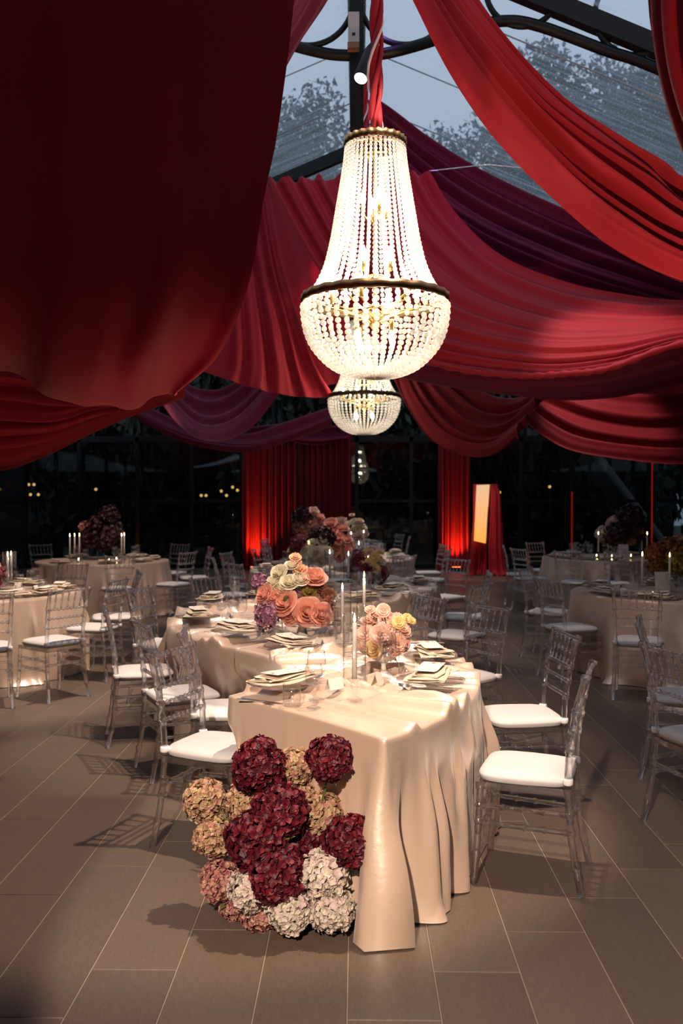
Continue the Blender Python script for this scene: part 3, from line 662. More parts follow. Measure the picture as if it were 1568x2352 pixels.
# ------------------------------------------------------------------ clear bamboo-style chair
def noded(path, r, nodes, seg=8, n=26, rn=1.28):
    """tube with turned rings at the given fractions"""
    path = crom(path, n * 2)
    s = np.concatenate([[0], np.cumsum(np.linalg.norm(np.diff(path, axis=0), axis=1))]); s /= s[-1]
    want = [0.0, 1.0]
    for k in nodes: want += [k - .022, k - .012, k + .012, k + .022]
    want = np.array(sorted(set(np.clip(list(want) + list(np.linspace(0, 1, 9)), 0, 1))))
    pp = np.stack([np.interp(want, s, path[:, i]) for i in range(3)], 1)
    rr = np.full(len(want), r)
    for k in nodes: rr[np.abs(want - k) < .0125] = r * rn
    return MB().tube(pp, rr, seg)
def beaded(a, b, r, nb, seg=8, rn=1.5):
    a, b = np.array(a, float), np.array(b, float); t = [0.0]; rr = [r * .85]
    for k in range(nb):
        c = (k + .5) / nb
        for o, q in ((-.38, .85), (-.2, rn * .92), (0, rn), (.2, rn * .92), (.38, .85)): t.append(c + o / nb); rr.append(r * q)
    t.append(1.0); rr.append(r * .85)
    t = np.array(t)[:, None]; return MB().tube(a + (b - a) * t, np.array(rr), seg)
def chair_proto():
    pr = []
    ac = 'acrylic'
    def xz(z, s):   # rear post x,y at height z
        zz = [0, .2, .44, .6, .78, .92]; yy = [-.245, -.205, -.185, -.193, -.222, -.262]; xx = [.190, .178, .170, .172, .178, .186]
        return np.array((s * np.interp(z, zz, xx), np.interp(z, zz, yy), z))
    for s in (-1, 1):
        m = noded([xz(z, s) for z in (0.0, .1, .2, .32, .44, .52, .6, .7, .78, .86, .925)], .0155, [.13, .28, .36, .47, .65, .735, .82, .985], 8, 30)
        pr.append(('rear_post', m.mesh('rear_post', ac), None, None, None))
        m = noded([(s * .197, .205, 0), (s * .19, .19, .2), (s * .185, .178, .43)], .0155, [.3, .62, .78, .96], 8, 16)
        pr.append(('front_leg', m.mesh('front_leg', ac), None, None, None))
        for z in (.255, .33):
            pr.append(('side_stretcher', noded([xz(z, s), (s * .19, .19, z + .01)], .0105, [.06, .28, .5, .72, .94], 6, 12, 1.35).mesh('side_stretcher', ac), None, None, None))
        m = MB(); a = xz(.47, s); m.lathe([(.020, -.014), (.0225, -.008), (.0225, .008), (.020, .014)], 10, Matrix.Translation(a)); m.box((min(a[0], a[0] - s * .035), a[1], .462), (max(a[0], a[0] - s * .035), a[1] + .03, .478))
        pr.append(('tie_strap', m.mesh('tie_strap', 'strap'), None, None, None))
    for z in (.22, .30): pr.append(('front_stretcher', noded([(-.19, .19, z), (.19, .19, z)], .0105, [.06, .28, .5, .72, .94], 6, 12, 1.35).mesh('front_stretcher', ac), None, None, None))
    for z in (.30,): pr.append(('rear_stretcher', noded([xz(z, -1), xz(z, 1)], .0105, [.06, .28, .5, .72, .94], 6, 12, 1.35).mesh('rear_stretcher', ac), None, None, None))
    m = MB()
    o = [(-.19, .20), (.19, .20), (.175, -.20), (-.175, -.20)]; i_ = [(-.16, .17), (.16, .17), (.15, -.17), (-.15, -.17)]
    v = [(x, y, z) for z in (.408, .438) for ring in (o, i_) for x, y in ring]
    f = []
    for k in range(4):
        j = (k + 1) % 4
        f += [(k, j, 8 + j, 8 + k), (4 + j, 4 + k, 12 + k, 12 + j), (8 + k, 8 + j, 12 + j, 12 + k), (j, k, 4 + k, 4 + j)]
    m.add(v, f); pr.append(('seat_frame', m.mesh('seat_frame', ac, False), None, None, None))
    for z, nb in ((.905, 9), (.755, 9), (.68, 9), (.604, 9)):
        a, b = xz(z, -1), xz(z, 1); pr.append(('back_rail', beaded(a, b, .0085, nb, 6).mesh('back_rail', ac), None, None, None))
    for k in range(5):
        t = (k + 1) / 6; a = xz(.76, -1) * (1 - t) + xz(.76, 1) * t; b = xz(.90, -1) * (1 - t) + xz(.90, 1) * t
        pr.append(('spindle', noded([a, (a + b) / 2, b], .0065, [.12, .5, .88], 6, 10, 1.7).mesh('spindle', ac), None, None, None))
    # cushion
    th = np.linspace(0, 2 * np.pi, 40, endpoint=False); ex = .42
    cx = np.sign(np.cos(th)) * np.abs(np.cos(th)) ** ex; cy = np.sign(np.sin(th)) * np.abs(np.sin(th)) ** ex
    prof = [(.0, .438), (.93, .438), (.985, .446), (1.0, .459), (1.004, .463), (.99, .469), (.95, .481), (.82, .489), (.5, .494), (.0, .496)]
    A = np.array([[(.197 * (1 - .04 * (y < 0)) * x * k, .200 * y * k, z) for k, z in prof] for x, y in zip(cx, cy)])
    pr.append(('cushion', MB().grid(A, closed_u=True).mesh('cushion', 'cushion'), None, None, None))
    return pr
CHAIR = chair_proto()
def chair(x, y, fx, fy, label, group='clear acrylic chairs'):
    return inst(CHAIR, 'acrylic_chair', label, 'chair', (x, y, 0), rotz_of(fx, fy), group)

# ------------------------------------------------------------------ seats
RI, RO = 0.95, 1.96
SECT = [((-1.34, 4.75), -40.5, 50), ((.55, 7.0), 125, 230), ((-1.13, 9.41), -55, 54), ((.60, 11.79), 125, 234), ((-1.09, 14.2), -55, 50), ((.80, 16.45), 140, 230), ((-1.44, 18.33), -40, 50)]
ROUND = {'L1': ((-3.62, 8.8), .92), 'L2': ((-3.73, 13.4), .95), 'R1': ((3.02, 8.9), .92), 'R2': ((3.85, 14.25), .95), 'R0': ((3.12, 5.1), .92)}
W_ = 'winding table'
# key table, seat x, y, facing, phrase for the place
SEATS = [
 (0, .76, 4.05, -.95, .32, 'nearest right-hand place of the ' + W_),
 (0, .90, 5.04, -.99, -.13, 'second right-hand place of the ' + W_),
 (0, .70, 6.16, -.82, -.57, 'third right-hand place of the ' + W_),
 (0, -.67, 4.39, .92, -.38, 'nearest left-hand place of the ' + W_),
 (0, -.72, 5.16, .98, .10, 'second left-hand place of the ' + W_),
 (1, -1.06, 5.55, .88, .47, 'third left-hand place of the ' + W_),
 (1, -1.47, 6.28, .96, .29, 'fourth left-hand place of the ' + W_),
 (1, -1.56, 7.47, .95, -.30, 'fifth left-hand place of the ' + W_),
 (1, -1.22, 8.45, .80, -.60, 'sixth left-hand place of the ' + W_),
 (1, .34, 6.78, -.86, -.50, 'fourth right-hand place of the ' + W_),
 (1, .31, 7.46, -.84, .54, 'fifth right-hand place of the ' + W_),
 (2, .86, 8.02, -.82, .57, 'sixth right-hand place of the ' + W_),
 (2, 1.08, 9.27, -1, .05, 'seventh right-hand place of the ' + W_),
 (2, 1.05, 11.1, -.78, -.62, 'eighth right-hand place of the ' + W_),
 (2, -.70, 9.15, .95, -.3, 'seventh left-hand place of the ' + W_),
 (2, -.75, 9.95, .85, .5, 'eighth left-hand place of the ' + W_),
 (3, -1.18, 10.55, .82, .57, 'ninth left-hand place of the ' + W_),
 (3, -1.52, 11.35, .97, .2, 'tenth left-hand place of the ' + W_),
 (3, -1.55, 12.5, .95, -.28, 'eleventh left-hand place of the ' + W_),
 (3, -1.22, 13.45, .75, -.65, 'twelfth left-hand place of the ' + W_),
 (3, .47, 12.15, -.6, .8, 'ninth right-hand place of the ' + W_),
 (4, 1.10, 13.5, -.95, .3, 'tenth right-hand place of the ' + W_),
 (4, 1.15, 14.8, -.97, -.2, 'eleventh right-hand place of the ' + W_),
 (5, -1.35, 15.7, .9, .3, 'thirteenth left-hand place of the ' + W_),
 (5, -1.45, 16.9, .98, -.2, 'fourteenth left-hand place of the ' + W_),
 (6, .78, 18.0, -1, .1, 'second-last right-hand place of the ' + W_),
 (6, .68, 19.2, -.9, -.4, 'last right-hand place of the ' + W_),
 ('L1', -2.55, 7.62, -.78, .62, 'front right of the near left round table'),
 ('L1', -2.98, 7.30, -.42, .91, 'front of the near left round table'),
 ('L1', -2.44, 8.42, -.98, .2, 'right of the near left round table'),
 ('L1', -2.46, 9.20, -.95, -.3, 'rear right of the near left round table'),
 ('L1', -3.28, 10.1, -.2, -.98, 'far side of the near left round table'),
 ('L2', -3.18, 12.1, -.4, .9, 'front right of the far left round table'),
 ('L2', -4.5, 12.25, .55, .83, 'front left of the far left round table'),
 ('L2', -2.56, 12.75, -.9, .43, 'near right of the far left round table'),
 ('L2', -2.47, 13.85, -.95, -.3, 'far right of the far left round table'),
 ('L2', -3.02, 14.75, -.5, -.85, 'rear right of the far left round table'),
 ('L2', -4.95, 14.6, .7, -.7, 'rear left of the far left round table'),
 ('R1', 2.36, 7.70, .35, .93, 'front of the near right round table'),
 ('R1', 1.98, 8.50, .92, .38, 'front left of the near right round table'),
 ('R1', 2.02, 9.65, .85, -.5, 'rear left of the near right round table'),
 ('R1', 3.30, 10.2, -.2, -.98, 'far side of the near right round table'),
 ('R2', 3.66, 12.98, .15, .98, 'front of the far right round table'),
 ('R2', 3.10, 13.15, .55, .83, 'front left of the far right round table'),
 ('R2', 2.62, 13.72, .90, .42, 'near left of the far right round table'),
 ('R2', 2.58, 14.52, .98, -.15, 'far left of the far right round table'),
 ('R2', 3.15, 15.4, .5, -.86, 'rear left of the far right round table'),
 ('R2', 4.95, 15.2, -.72, -.7, 'rear right of the far right round table'),
 ('R0', 1.96, 5.52, .94, -.3, 'right photo edge, farther one'),
 ('R0', 1.76, 4.60, .95, .3, 'right photo edge, nearer one'),
]
def seat_place(s):
    """plate centre and direction (towards the table) for a seat"""
    k, x, y = s[0], s[1], s[2]
    if isinstance(k, int):
        c = np.array(SECT[k][0]); d = np.array((x, y)) - c; r = np.linalg.norm(d); d /= r
        outer = r > (RI + RO) / 2
        return c + d * ((RO - .19) if outer else (RI + .19)), (-d if outer else d)
    c, rad = ROUND[k]; c = np.array(c); d = np.array((x, y)) - c; d /= np.linalg.norm(d)
    if s[5] == 'front of the near left round table': d = np.array((.16, -.987))
    return c + d * (rad - .20), -d
for s in SEATS: chair(s[1], s[2], s[3], s[4], 'clear acrylic chair with white cushion at the ' + s[5])

# ------------------------------------------------------------------ tables and cloths
TOP = 0.752
CH = np.array([(s[1], s[2], *(np.array(s[3:5]) / np.hypot(*s[3:5]))) for s in SEATS])
def push_from_chairs(A):
    """cloth hanging against a chair gives way to its seat"""
    p = A.reshape(-1, 3)
    lowz = 1 - sm(p[:, 2], .50, .66)
    for x, y, fx, fy in CH:
        dx, dy = p[:, 0] - x, p[:, 1] - y
        ly = dx * fx + dy * fy; lx = dx * fy - dy * fx
        k = (np.abs(ly) < .45) & (np.abs(lx) < .40) & (ly > -.35)
        amt = np.where(k, np.maximum(0, .232 - ly) * (1 - sm(np.abs(lx), .22, .40)) * lowz, 0)
        p[:, 0] += fx * amt; p[:, 1] += fy * amt
    return p.reshape(A.shape)
def skirt(loop, nrm, z0, foldf, hem, K=22, seed=0):
    """loop (n,2) counter-clockwise edge, nrm outward, foldf(i array,t)->offset; hem(i)->bottom z"""
    n = len(loop); A = np.zeros((K, n, 3))
    ts = np.concatenate([[0, .012, .03], np.linspace(.06, 1, K - 3)])
    for k, t in enumerate(ts):
        off = foldf(t); z = z0 - .003 * (t > 0) - (z0 - .003 - hem) * t
        if k == 0: z = np.full(n, z0)
        A[k, :, :2] = loop + nrm * off[:, None]; A[k, :, 2] = z
    return A
def smooth_noise(s, scale, seed, per):
    r = np.random.default_rng(seed); out = np.zeros_like(s)
    m = max(3, int(round(per / scale)))
    for h in range(1, 4):
        out += np.sin(2 * np.pi * m * h * .7071 // 1 * s / per + r.random() * 6.28) * (r.random() * .6 + .4) / h
    return out / 1.6
def cloth(name, label, topgrid, loop, nrm, amp, seed, hem=None, z=TOP, edge=None, flare=.03, group=None, extra=None, wl=.24):
    n = len(loop); seg = np.linalg.norm(np.roll(loop, -1, 0) - loop, axis=1); s = np.concatenate([[0], np.cumsum(seg)[:-1]]); per = seg.sum()
    r = np.random.default_rng(seed)
    m = max(6, int(per / wl)); step = r.uniform(.45, 1.55, m); pos = np.cumsum(step) / step.sum() * per
    pa = r.uniform(.25, 1.0, m) ** 1.2; pw = r.uniform(.022, .060, m); dr = r.normal(size=m) * .05; st = r.uniform(0, .35, m)
    w1 = np.sin(2 * np.pi * 9 * s / per + 1.3 * seed)
    def fold(t):
        o = .22 * w1 * t
        for p_, a_, w_, d_, s_ in zip(pos, pa, pw, dr, st):
            x = (s - p_ - d_ * t + per / 2) % per - per / 2
            g = a_ * sm(t, s_ * .6 - .05, s_ + .35) ; w = w_ * (.75 + .9 * t)
            o = o + g * (np.exp(-(x / w) ** 2) - .35 * np.exp(-((x - 1.8 * w) / w) ** 2))
        return o
    a = amp if np.ndim(amp) else np.full(n, float(amp))
    hem = np.full(n, .006) if hem is None else hem
    pud = 1.0 if extra is None else 1 - np.exp(-(np.linalg.norm(loop - loop[0], axis=1) / .18) ** 4)
    def ff(t):
        o = 0.0 * a if t == 0 else .004 + a * fold(t) + flare * t * (a > .012) * pud
        o = o + (t > .93) * (t - .93) / .07 * .035 * (w1 + .6) * (a > .012) * pud
        if extra is not None: o = o + extra * t ** 1.6
        return o
    A = skirt(loop, nrm, z, ff, hem)
    if edge is not None:
        A[0, :, 2] = edge; A[1, :, 2] = edge - .010; A[2, :, 2] = np.maximum(A[2, :, 2], edge - .035)
    A = push_from_chairs(A)
    M = MB(); M.grid(np.swapaxes(A, 0, 1)[:, ::-1], closed_u=True)
    M.grid(topgrid)
    o = M.obj(name, 'champagne_satin')
    b = bmesh.new(); b.from_mesh(o.data); bmesh.ops.remove_doubles(b, verts=b.verts, dist=2e-4); bmesh.ops.recalc_face_normals(b, faces=b.faces); b.to_mesh(o.data); b.free(); o.data.update(); tag(o, label, 'tablecloth', group); return o
def sect_loop(k, na=None, nr=30):
    na = 260 if k < 2 else 140
    (cx, cy), a0, a1 = SECT[k]
    skew = (lambda r: 3.2 - 5.4 * (r - RI) / (RO - RI)) if k == 0 else (lambda r: 0)
    def pt(r, t):
        a = np.radians(a0 + skew(r) * (1 - t) + (a1 - a0) * t); return np.stack([cx + r * np.cos(a), cy + r * np.sin(a)], -1)
    t = np.linspace(.002, .998, na); rr = np.linspace(RI, RO, nr)
    outer = pt(np.full(na, RO), t); inner = pt(np.full(na, RI), t)
    s0 = np.array([pt(r, .002) for r in rr]); s1 = np.array([pt(r, .998) for r in rr])
    loop = np.concatenate([outer[:-1], s1[::-1][:-1], inner[::-1][:-1], s0[:-1]])
    kind = np.concatenate([np.zeros(na - 1), np.ones(nr - 1), np.full(na - 1, 2), np.full(nr - 1, 3)])
    tg = np.roll(loop, -1, 0) - np.roll(loop, 1, 0); nr_ = np.stack([tg[:, 1], -tg[:, 0]], 1); nr_ /= np.linalg.norm(nr_, axis=1)[:, None]
    T, RR = np.meshgrid(t, rr, indexing='ij'); top = np.zeros((na, nr, 3))
    for j, r in enumerate(rr): top[:, j, :2] = pt(np.full(na, r), t)
    return loop, nr_, kind, top, T, RR
CLEAR = []      # flat spots of the cloth under plates and bowls: x, y, radius
for _s in SEATS:
    _p, _d = seat_place(_s); CLEAR.append((_p[0], _p[1], .10)); CLEAR.append((_p[0] + .25 * _d[0], _p[1] + .25 * _d[1], .06))
for _px, _Y, _r in ((881, 4.62, .06), (692, 5.85, .06), (814, 4.05, .04), (786, 5.35, .04)): CLEAR.append((P(_px, 1176, _Y)[0], _Y, _r))
def top_relief(top, T, RR, seed, strength):
    """gathered ridges running across the table"""
    r = np.random.default_rng(seed); h = np.zeros(T.shape); u = (RR - RI) / (RO - RI)
    for q in range(int(38 * strength) + 4):
        t0 = r.uniform(.02, .98); w = r.uniform(.005, .014); sl = r.uniform(-.10, .10); amp = r.uniform(.014, .038) * strength
        e = r.uniform(0, 1); u0 = r.uniform(-.1, .7); u1 = u0 + r.uniform(.35, .9)
        env = sm(u, u0 - .12, u0 + .12) * (1 - sm(u, u1 - .12, u1 + .12))
        x = (T - t0 - sl * (u - .5) - .014 * np.sin(4 * u + e * 6)) / w
        h += amp * env * (np.exp(-x ** 2) - .25 * np.exp(-((x - 1.9) / 1.2) ** 2))
    h = np.maximum(h, -.003)
    for x, y, rad in CLEAR:
        d = np.hypot(top[..., 0] - x, top[..., 1] - y); h = np.where(d < rad + .1, h * (.40 + .60 * sm(d, rad, rad + .09)), h)
    top[..., 2] = TOP + h; return top
TOPS = []
order = ['nearest', 'second', 'third', 'fourth', 'fifth', 'sixth', 'last']
for k in range(len(SECT)):
    loop, nrm, kind, top, T, RR = sect_loop(k)
    top = top_relief(top, T, RR, 100 + k, 1.25 if k < 3 else .7)
    TOPS.append(top)
    amp = np.where(kind == 0, .115, np.where(kind == 2, .085, .004))
    extra = None; hem = None; nn = len(loop)
    if k == 0:
        amp = np.where(kind == 3, .012 + .034 * np.exp(-(np.linalg.norm(loop - loop[0], axis=1) / .30) ** 2), amp)
        # sharp corner train at the front right of the nearest cloth
        corner = loop[0]; d = np.linalg.norm(loop - corner, axis=1); left = loop[np.argmax(kind == 3)]
        extra = .03 * np.exp(-(d / .06) ** 2) - .10 * np.exp(-((d - .115) / .045) ** 2) * (kind == 0) + np.where(kind == 3, .02, 0)
        fr = np.where(kind == 3, np.clip(d / 1.0, 0, 1), 0); hem = np.where(kind == 3, .006 + .14 * sm(fr, .03, .25) * (1 - sm(fr, .7, 1)), .006)
    # smooth amplitudes along the edge
    ker = np.ones(13) / 13; amp = np.convolve(np.concatenate([amp[-6:], amp, amp[:6]]), ker, 'valid')
    g = top[..., 2]; edge = np.concatenate([g[:, -1][:-1], g[-1, ::-1][:-1], g[::-1, 0][:-1], g[0][:-1]])
    extra_a = 1 + 10 * np.clip(edge - TOP, 0, .02) * 5
    cloth('tablecloth', 'champagne satin cloth over the %s section of the long winding table' % order[k], top, loop, nrm, amp, 20 + k, hem, extra=extra, edge=edge, group='champagne tablecloths', wl=.125 if k == 0 else .16)
    t = thing('serpentine_table', 'curved %s section of the long winding table under its satin cloth' % order[k], 'table', (0, 0, 0), 0, 'curved table sections')
    c = np.array(SECT[k][0]); lo = (c + (loop - c)) * 1.0
    ctr = loop.mean(0); inner = loop - nrm * .03
    v = [(x, y, z) for z in (.715, .742) for x, y in inner]; n2 = len(inner)
    g = top[1:-1, 1:-1]; M = MB(); gt = g.copy(); gt[..., 2] = .742; gb = g.copy(); gb[..., 2] = .715
    M.grid(gt); M.grid(gb[::-1]); M.obj('tabletop', pmat('plywood', (.35, .24, .14), .6) if k == 0 else 'plywood', t, False)
    for a_, r_ in ((.1, RI + .15), (.1, RO - .15), (.9, RI + .15), (.9, RO - .15)):
        A0, A1 = SECT[k][1:]; an = R(A0 + (A1 - A0) * a_); x, y = c + r_ * np.array((math.cos(an), math.sin(an)))
        MB().tube([(x, y, 0), (x, y, .72)], .016, 8).obj('leg', 'black_steel', t)
rn = {'L1': 'near left round table', 'L2': 'far left round table', 'R1': 'near right round table', 'R2': 'far right round table', 'R0': 'round table beyond the right photo edge'}
for i, (key, ((cx, cy), rad)) in enumerate(ROUND.items()):
    n = 240; th = np.linspace(0, 2 * np.pi, n, endpoint=False); nrm = np.stack([np.cos(th), np.sin(th)], 1); loop = np.array((cx, cy)) + rad * nrm
    rr = np.linspace(.0, rad, 10); ta = np.linspace(0, 2 * np.pi, 61); top = np.zeros((61, 10, 3))
    top[..., 0] = cx + rr[None] * np.cos(ta)[:, None]; top[..., 1] = cy + rr[None] * np.sin(ta)[:, None]; top[..., 2] = TOP + .002 * np.sin(6 * ta)[:, None] * rr[None]
    cloth('tablecloth', 'champagne satin cloth hanging to the floor from the ' + rn[key], top, loop, nrm, .075, 60 + i, group='champagne tablecloths', flare=.06, wl=.14)
    t = thing('round_table', 'round banquet table under satin, the ' + rn[key], 'table', (cx, cy, 0), 0, 'round tables')
    MB().lathe([(.001, .715), (rad - .03, .715), (rad - .02, .742), (.001, .742)], 40).obj('tabletop', 'plywood', t, False)
    for q in range(4):
        x, y = .5 * math.cos(q * 1.571 + .6), .5 * math.sin(q * 1.571 + .6); MB().tube([(x, y, 0), (x, y, .72)], .016, 8).obj('leg', 'black_steel', t)

# ------------------------------------------------------------------ place settings
ZT = TOP + .006
def surf(x, y, rad=.04):
    """height of the cloth under a spot"""
    z = TOP + .002
    for g in TOPS:
        d = (g[..., 0] - x) ** 2 + (g[..., 1] - y) ** 2 < rad * rad
        if d.any(): z = max(z, float(g[..., 2][d].max()))
    return z + .001
def lathe_mesh(name, prof, mat, seg=20): return MB().lathe(prof, seg, cap=False).mesh(name, mat)
wine = [(.0005, .001), (.034, .001), (.036, .003), (.02, .006), (.006, .012), (.0042, .03), (.0038, .085), (.006, .098), (.022, .108), (.036, .124), (.0425, .150), (.0415, .180), (.037, .215),
        (.0355, .215), (.040, .180), (.041, .150), (.0345, .126), (.021, .111), (.0005, .104)]
wine2 = [(x * .92, z * .88) for x, z in wine]
tumbler = [(.0005, .001), (.035, .001), (.0385, .004), (.040, .05), (.0385, .095), (.037, .095), (.0385, .05), (.037, .012), (.0005, .010)]
WINE = lathe_mesh('wine_glass', wine, 'glass'); WINE2 = lathe_mesh('wine_glass', wine2, 'glass'); TUMB = lathe_mesh('tumbler', tumbler, 'glass')
plate_m = lathe_mesh('plate', [(.0005, .002), (.09, .002), (.105, .005), (.15, .012), (.158, .014), (.158, .017), (.15, .016), (.105, .009), (.0005, .006)], 'glass', 36)
mbr = MB()
for q in range(44):
    a = q / 44 * 2 * math.pi; mbr.ball((.158 * math.cos(a), .158 * math.sin(a), .0155), .0055, 6, 4)
PLATE = [('disc', plate_m, None, None, None), ('beaded_rim', mbr.mesh('beaded_rim', 'glass'), None, None, None)]
def napkin_mesh(seed):
    r = np.random.default_rng(seed); M = MB(); z = .020
    for lay in range(3):
        nu, nv = 26, 12; e0, e1 = r.random(2) * 6
        u = np.linspace(-1, 1, nu); ring = np.linspace(0, 2 * np.pi, 20, endpoint=False)
        A = np.zeros((nu, 20, 3)); hw = .088 - .012 * lay + .004 * r.normal(); ln = .165 - .012 * lay
        for i, a in enumerate(u):
            sag = 0.0
            for j, t in enumerate(ring):
                y = hw * np.sign(math.cos(t)) * abs(math.cos(t)) ** .6 * (1 + .05 * math.sin(3 * a + e0)); zz = .0055 * math.sin(t)
                A[i, j] = (ln * a + .012 * math.sin(9 * y * 10 + e0) * abs(a) ** 3, y + .010 * math.sin(2.2 * a + e1), z + zz + .004 * math.sin(4 * a + 26 * y + e1) * (.4 + .6 * abs(a)) + sag)
        tilt = r.normal() * .10; c, s_ = math.cos(tilt), math.sin(tilt); A = np.stack([c * A[..., 0] - s_ * A[..., 1], s_ * A[..., 0] + c * A[..., 1], A[..., 2]], -1)
        M.grid(A, closed_v=True); n0 = M.n - nu * 20
        M.f.append(tuple(n0 + j for j in range(20))); M.f.append(tuple(n0 + (nu - 1) * 20 + j for j in reversed(range(20))))
        z += .010
    return M.mesh('napkin', 'napkin_cloth')
NAP = [napkin_mesh(i) for i in range(4)]
def menu_mat():
    m, nt, b = newmat('menu_paper'); t = N(nt, 'ShaderNodeTexCoord'); s = N(nt, 'ShaderNodeSeparateXYZ'); L(nt, t.outputs['Generated'], s.inputs[0])
    nz = N(nt, 'ShaderNodeTexNoise'); nz.inputs['Scale'].default_value = 34; nz.inputs['Detail'].default_value = 1; L(nt, t.outputs['Object'], nz.inputs['Vector'])
    th = N(nt, 'ShaderNodeMath', operation='GREATER_THAN'); th.inputs[1].default_value = .60; L(nt, nz.outputs['Fac'], th.inputs[0])
    ab = N(nt, 'ShaderNodeMath', operation='SUBTRACT'); ab.inputs[1].default_value = .5; L(nt, s.outputs['X'], ab.inputs[0])
    ab2 = N(nt, 'ShaderNodeMath', operation='ABSOLUTE'); L(nt, ab.outputs[0], ab2.inputs[0])
    gt = N(nt, 'ShaderNodeMath', operation='GREATER_THAN'); gt.inputs[1].default_value = .26; L(nt, ab2.outputs[0], gt.inputs[0])
    ml = N(nt, 'ShaderNodeMath', operation='MULTIPLY'); L(nt, th.outputs[0], ml.inputs[0]); L(nt, gt.outputs[0], ml.inputs[1])
    mx = N(nt, 'ShaderNodeMix'); mx.data_type = 'RGBA'; L(nt, ml.outputs[0], mx.inputs[0]); mx.inputs[6].default_value = (.80, .72, .62, 1); mx.inputs[7].default_value = (.45, .05, .06, 1)
    L(nt, mx.outputs[2], b.inputs['Base Color']); b.inputs['Roughness'].default_value = .7
menu_mat()
u = np.linspace(-1, 1, 12); A = np.array([[(.12 * a, .052 * b_, .046 + .006 * a * a + .003 * math.sin(3 * a)) for b_ in (-1, 1)] for a in u]); B = A.copy(); B[..., 2] -= .0012
MENU = MB().grid(A).grid(B[::-1]).mesh('menu_card', 'menu_paper')
pmat('card', (.80, .74, .66), .7)
CARD = MB().add([(-.045, -.018, 0), (.045, -.018, 0), (.045, 0, .05), (-.045, 0, .05), (.045, .018, 0), (-.045, .018, 0),
                 (-.045, -.0165, 0), (.045, -.0165, 0), (.045, 0, .0482), (-.045, 0, .0482), (.045, .0165, 0), (-.045, .0165, 0)],
                [(0,1,2,3), (3,2,4,5), (7,6,9,8), (8,9,11,10), (0,6,7,1), (4,10,11,5)]).mesh('place_card', 'card', False)
def knife_m():
    M = MB(); A = np.array([[(x, y, .002 + .0015 * (1 - abs(x / w))) for x in (-w, 0, w)] for y, w in ((-.11, .004), (-.10, .006), (-.02, .005), (.0, .004), (.01, .008), (.07, .0085), (.105, .005), (.115, .001))])
    M.grid(A); B = A.copy(); B[..., 2] = .0005; M.grid(B[::-1]); return M.mesh('knife', 'silver')
def fork_m():
    M = MB(); A = np.array([[(x, y, z + .001 * (1 - abs(x / w))) for x in (-w, 0, w)] for y, w, z in ((-.10, .006, .002), (-.06, .005, .003), (.02, .003, .005), (.04, .008, .004), (.055, .011, .003))]); M.grid(A)
    for k in range(4): x = -.009 + .006 * k; M.tube([(x, .054, .003), (x, .08, .002), (x, .10, .006)], .0018, 5)
    return M.mesh('fork', 'silver')
def spoon_m():
    M = MB(); A = np.array([[(x, y, z + .004 * abs(x / w)) for x in (-w, 0, w)] for y, w, z in ((-.10, .006, .002), (-.05, .005, .003), (.03, .003, .005), (.045, .010, .003), (.065, .017, .001), (.09, .013, .002), (.10, .002, .004))]); M.grid(A); return M.mesh('spoon', 'silver')
KNIFE, FORK, SPOON = knife_m(), fork_m(), spoon_m()
OCC = []     # taken spots on the tables: x, y, radius
def single(me, name, label, cat, pos, rot, group):
    return tag(place(me, name, None, pos, (0, 0, rot)), label, cat, group)
# ------------------------------------------------------------------ candles
def taper_proto(h, hold):
    pr = []
    if hold:
        pr.append(('candlestick', MB().lathe([(.0005, .001), (.036, .001), (.037, .004), (.02, .010), (.008, .016), (.012, .026), (.016, .034), (.010, .044), (.018, .056), (.012, .066), (.014, .078), (.033, .090), (.034, .093), (.014, .092), (.0115, .105), (.0005, .100)], 16, cap=False).mesh('candlestick', 'glass'), None, None, None))
        z0 = .092
    else:
        pr.append(('candle_cup', MB().lathe([(.0005, .001), (.035, .001), (.035, .006), (.016, .012), (.014, .03), (.0005, .03)], 16, cap=False).mesh('candle_cup', 'glass'), None, None, None)); z0 = .02
    i = len(pr); pr.append(('candle', MB().lathe([(.0005, z0), (.0115, z0), (.0095, z0 + h), (.006, z0 + h + .004), (.0005, z0 + h + .002)], 12, cap=False).mesh('candle', 'candle_wax'), None, None, None))
    pr.append(('wick', MB().tube([(0, 0, z0 + h), (.001, 0, z0 + h + .01)], .001, 5).mesh('wick', 'black'), i, None, None))
    f = z0 + h + .006
    pr.append(('flame', MB().lathe([(.0005, f), (.0045, f + .006), (.0055, f + .014), (.0035, f + .028), (.0005, f + .042)], 10, cap=False).mesh('flame', 'flame'), i, None, None))
    rr, hh = .052, z0 + h + .045
    pr.append(('glass_chimney', MB().lathe([(rr, .096 if hold else .004), (rr, hh), (rr - .0018, hh), (rr - .0018, .096 if hold else .004), (rr, .096 if hold else .004)], 24, cap=False).mesh('glass_chimney', 'glass'), None, None, None))
    return pr
TAPER = taper_proto(.245, True); TAPER_LOW = taper_proto(.30, False); TAPER_BARE = [p for p in taper_proto(.26, True) if p[0] != 'glass_chimney']
tea = MB().lathe([(.0005, .001), (.028, .001), (.031, .005), (.034, .06), (.032, .06), (.029, .008), (.0005, .006)], 16, cap=False).mesh('cup', 'glass')
TEA = [('cup', tea, None, None, None), ('wax', MB().lathe([(.0005, .008), (.027, .008), (.028, .03), (.0005, .031)], 14, cap=False).mesh('wax', 'candle_wax'), None, None, None),
       ('flame', MB().lathe([(.0005, .033), (.005, .04), (.006, .048), (.0005, .068)], 8, cap=False).mesh('flame', 'flame'), None, None, None)]
def on_table(px, Y, rad=.05):
    x = P(px, 1176, Y)[0]; OCC.append((x, Y, rad + .005)); return (x, Y, surf(x, Y, rad + .01))
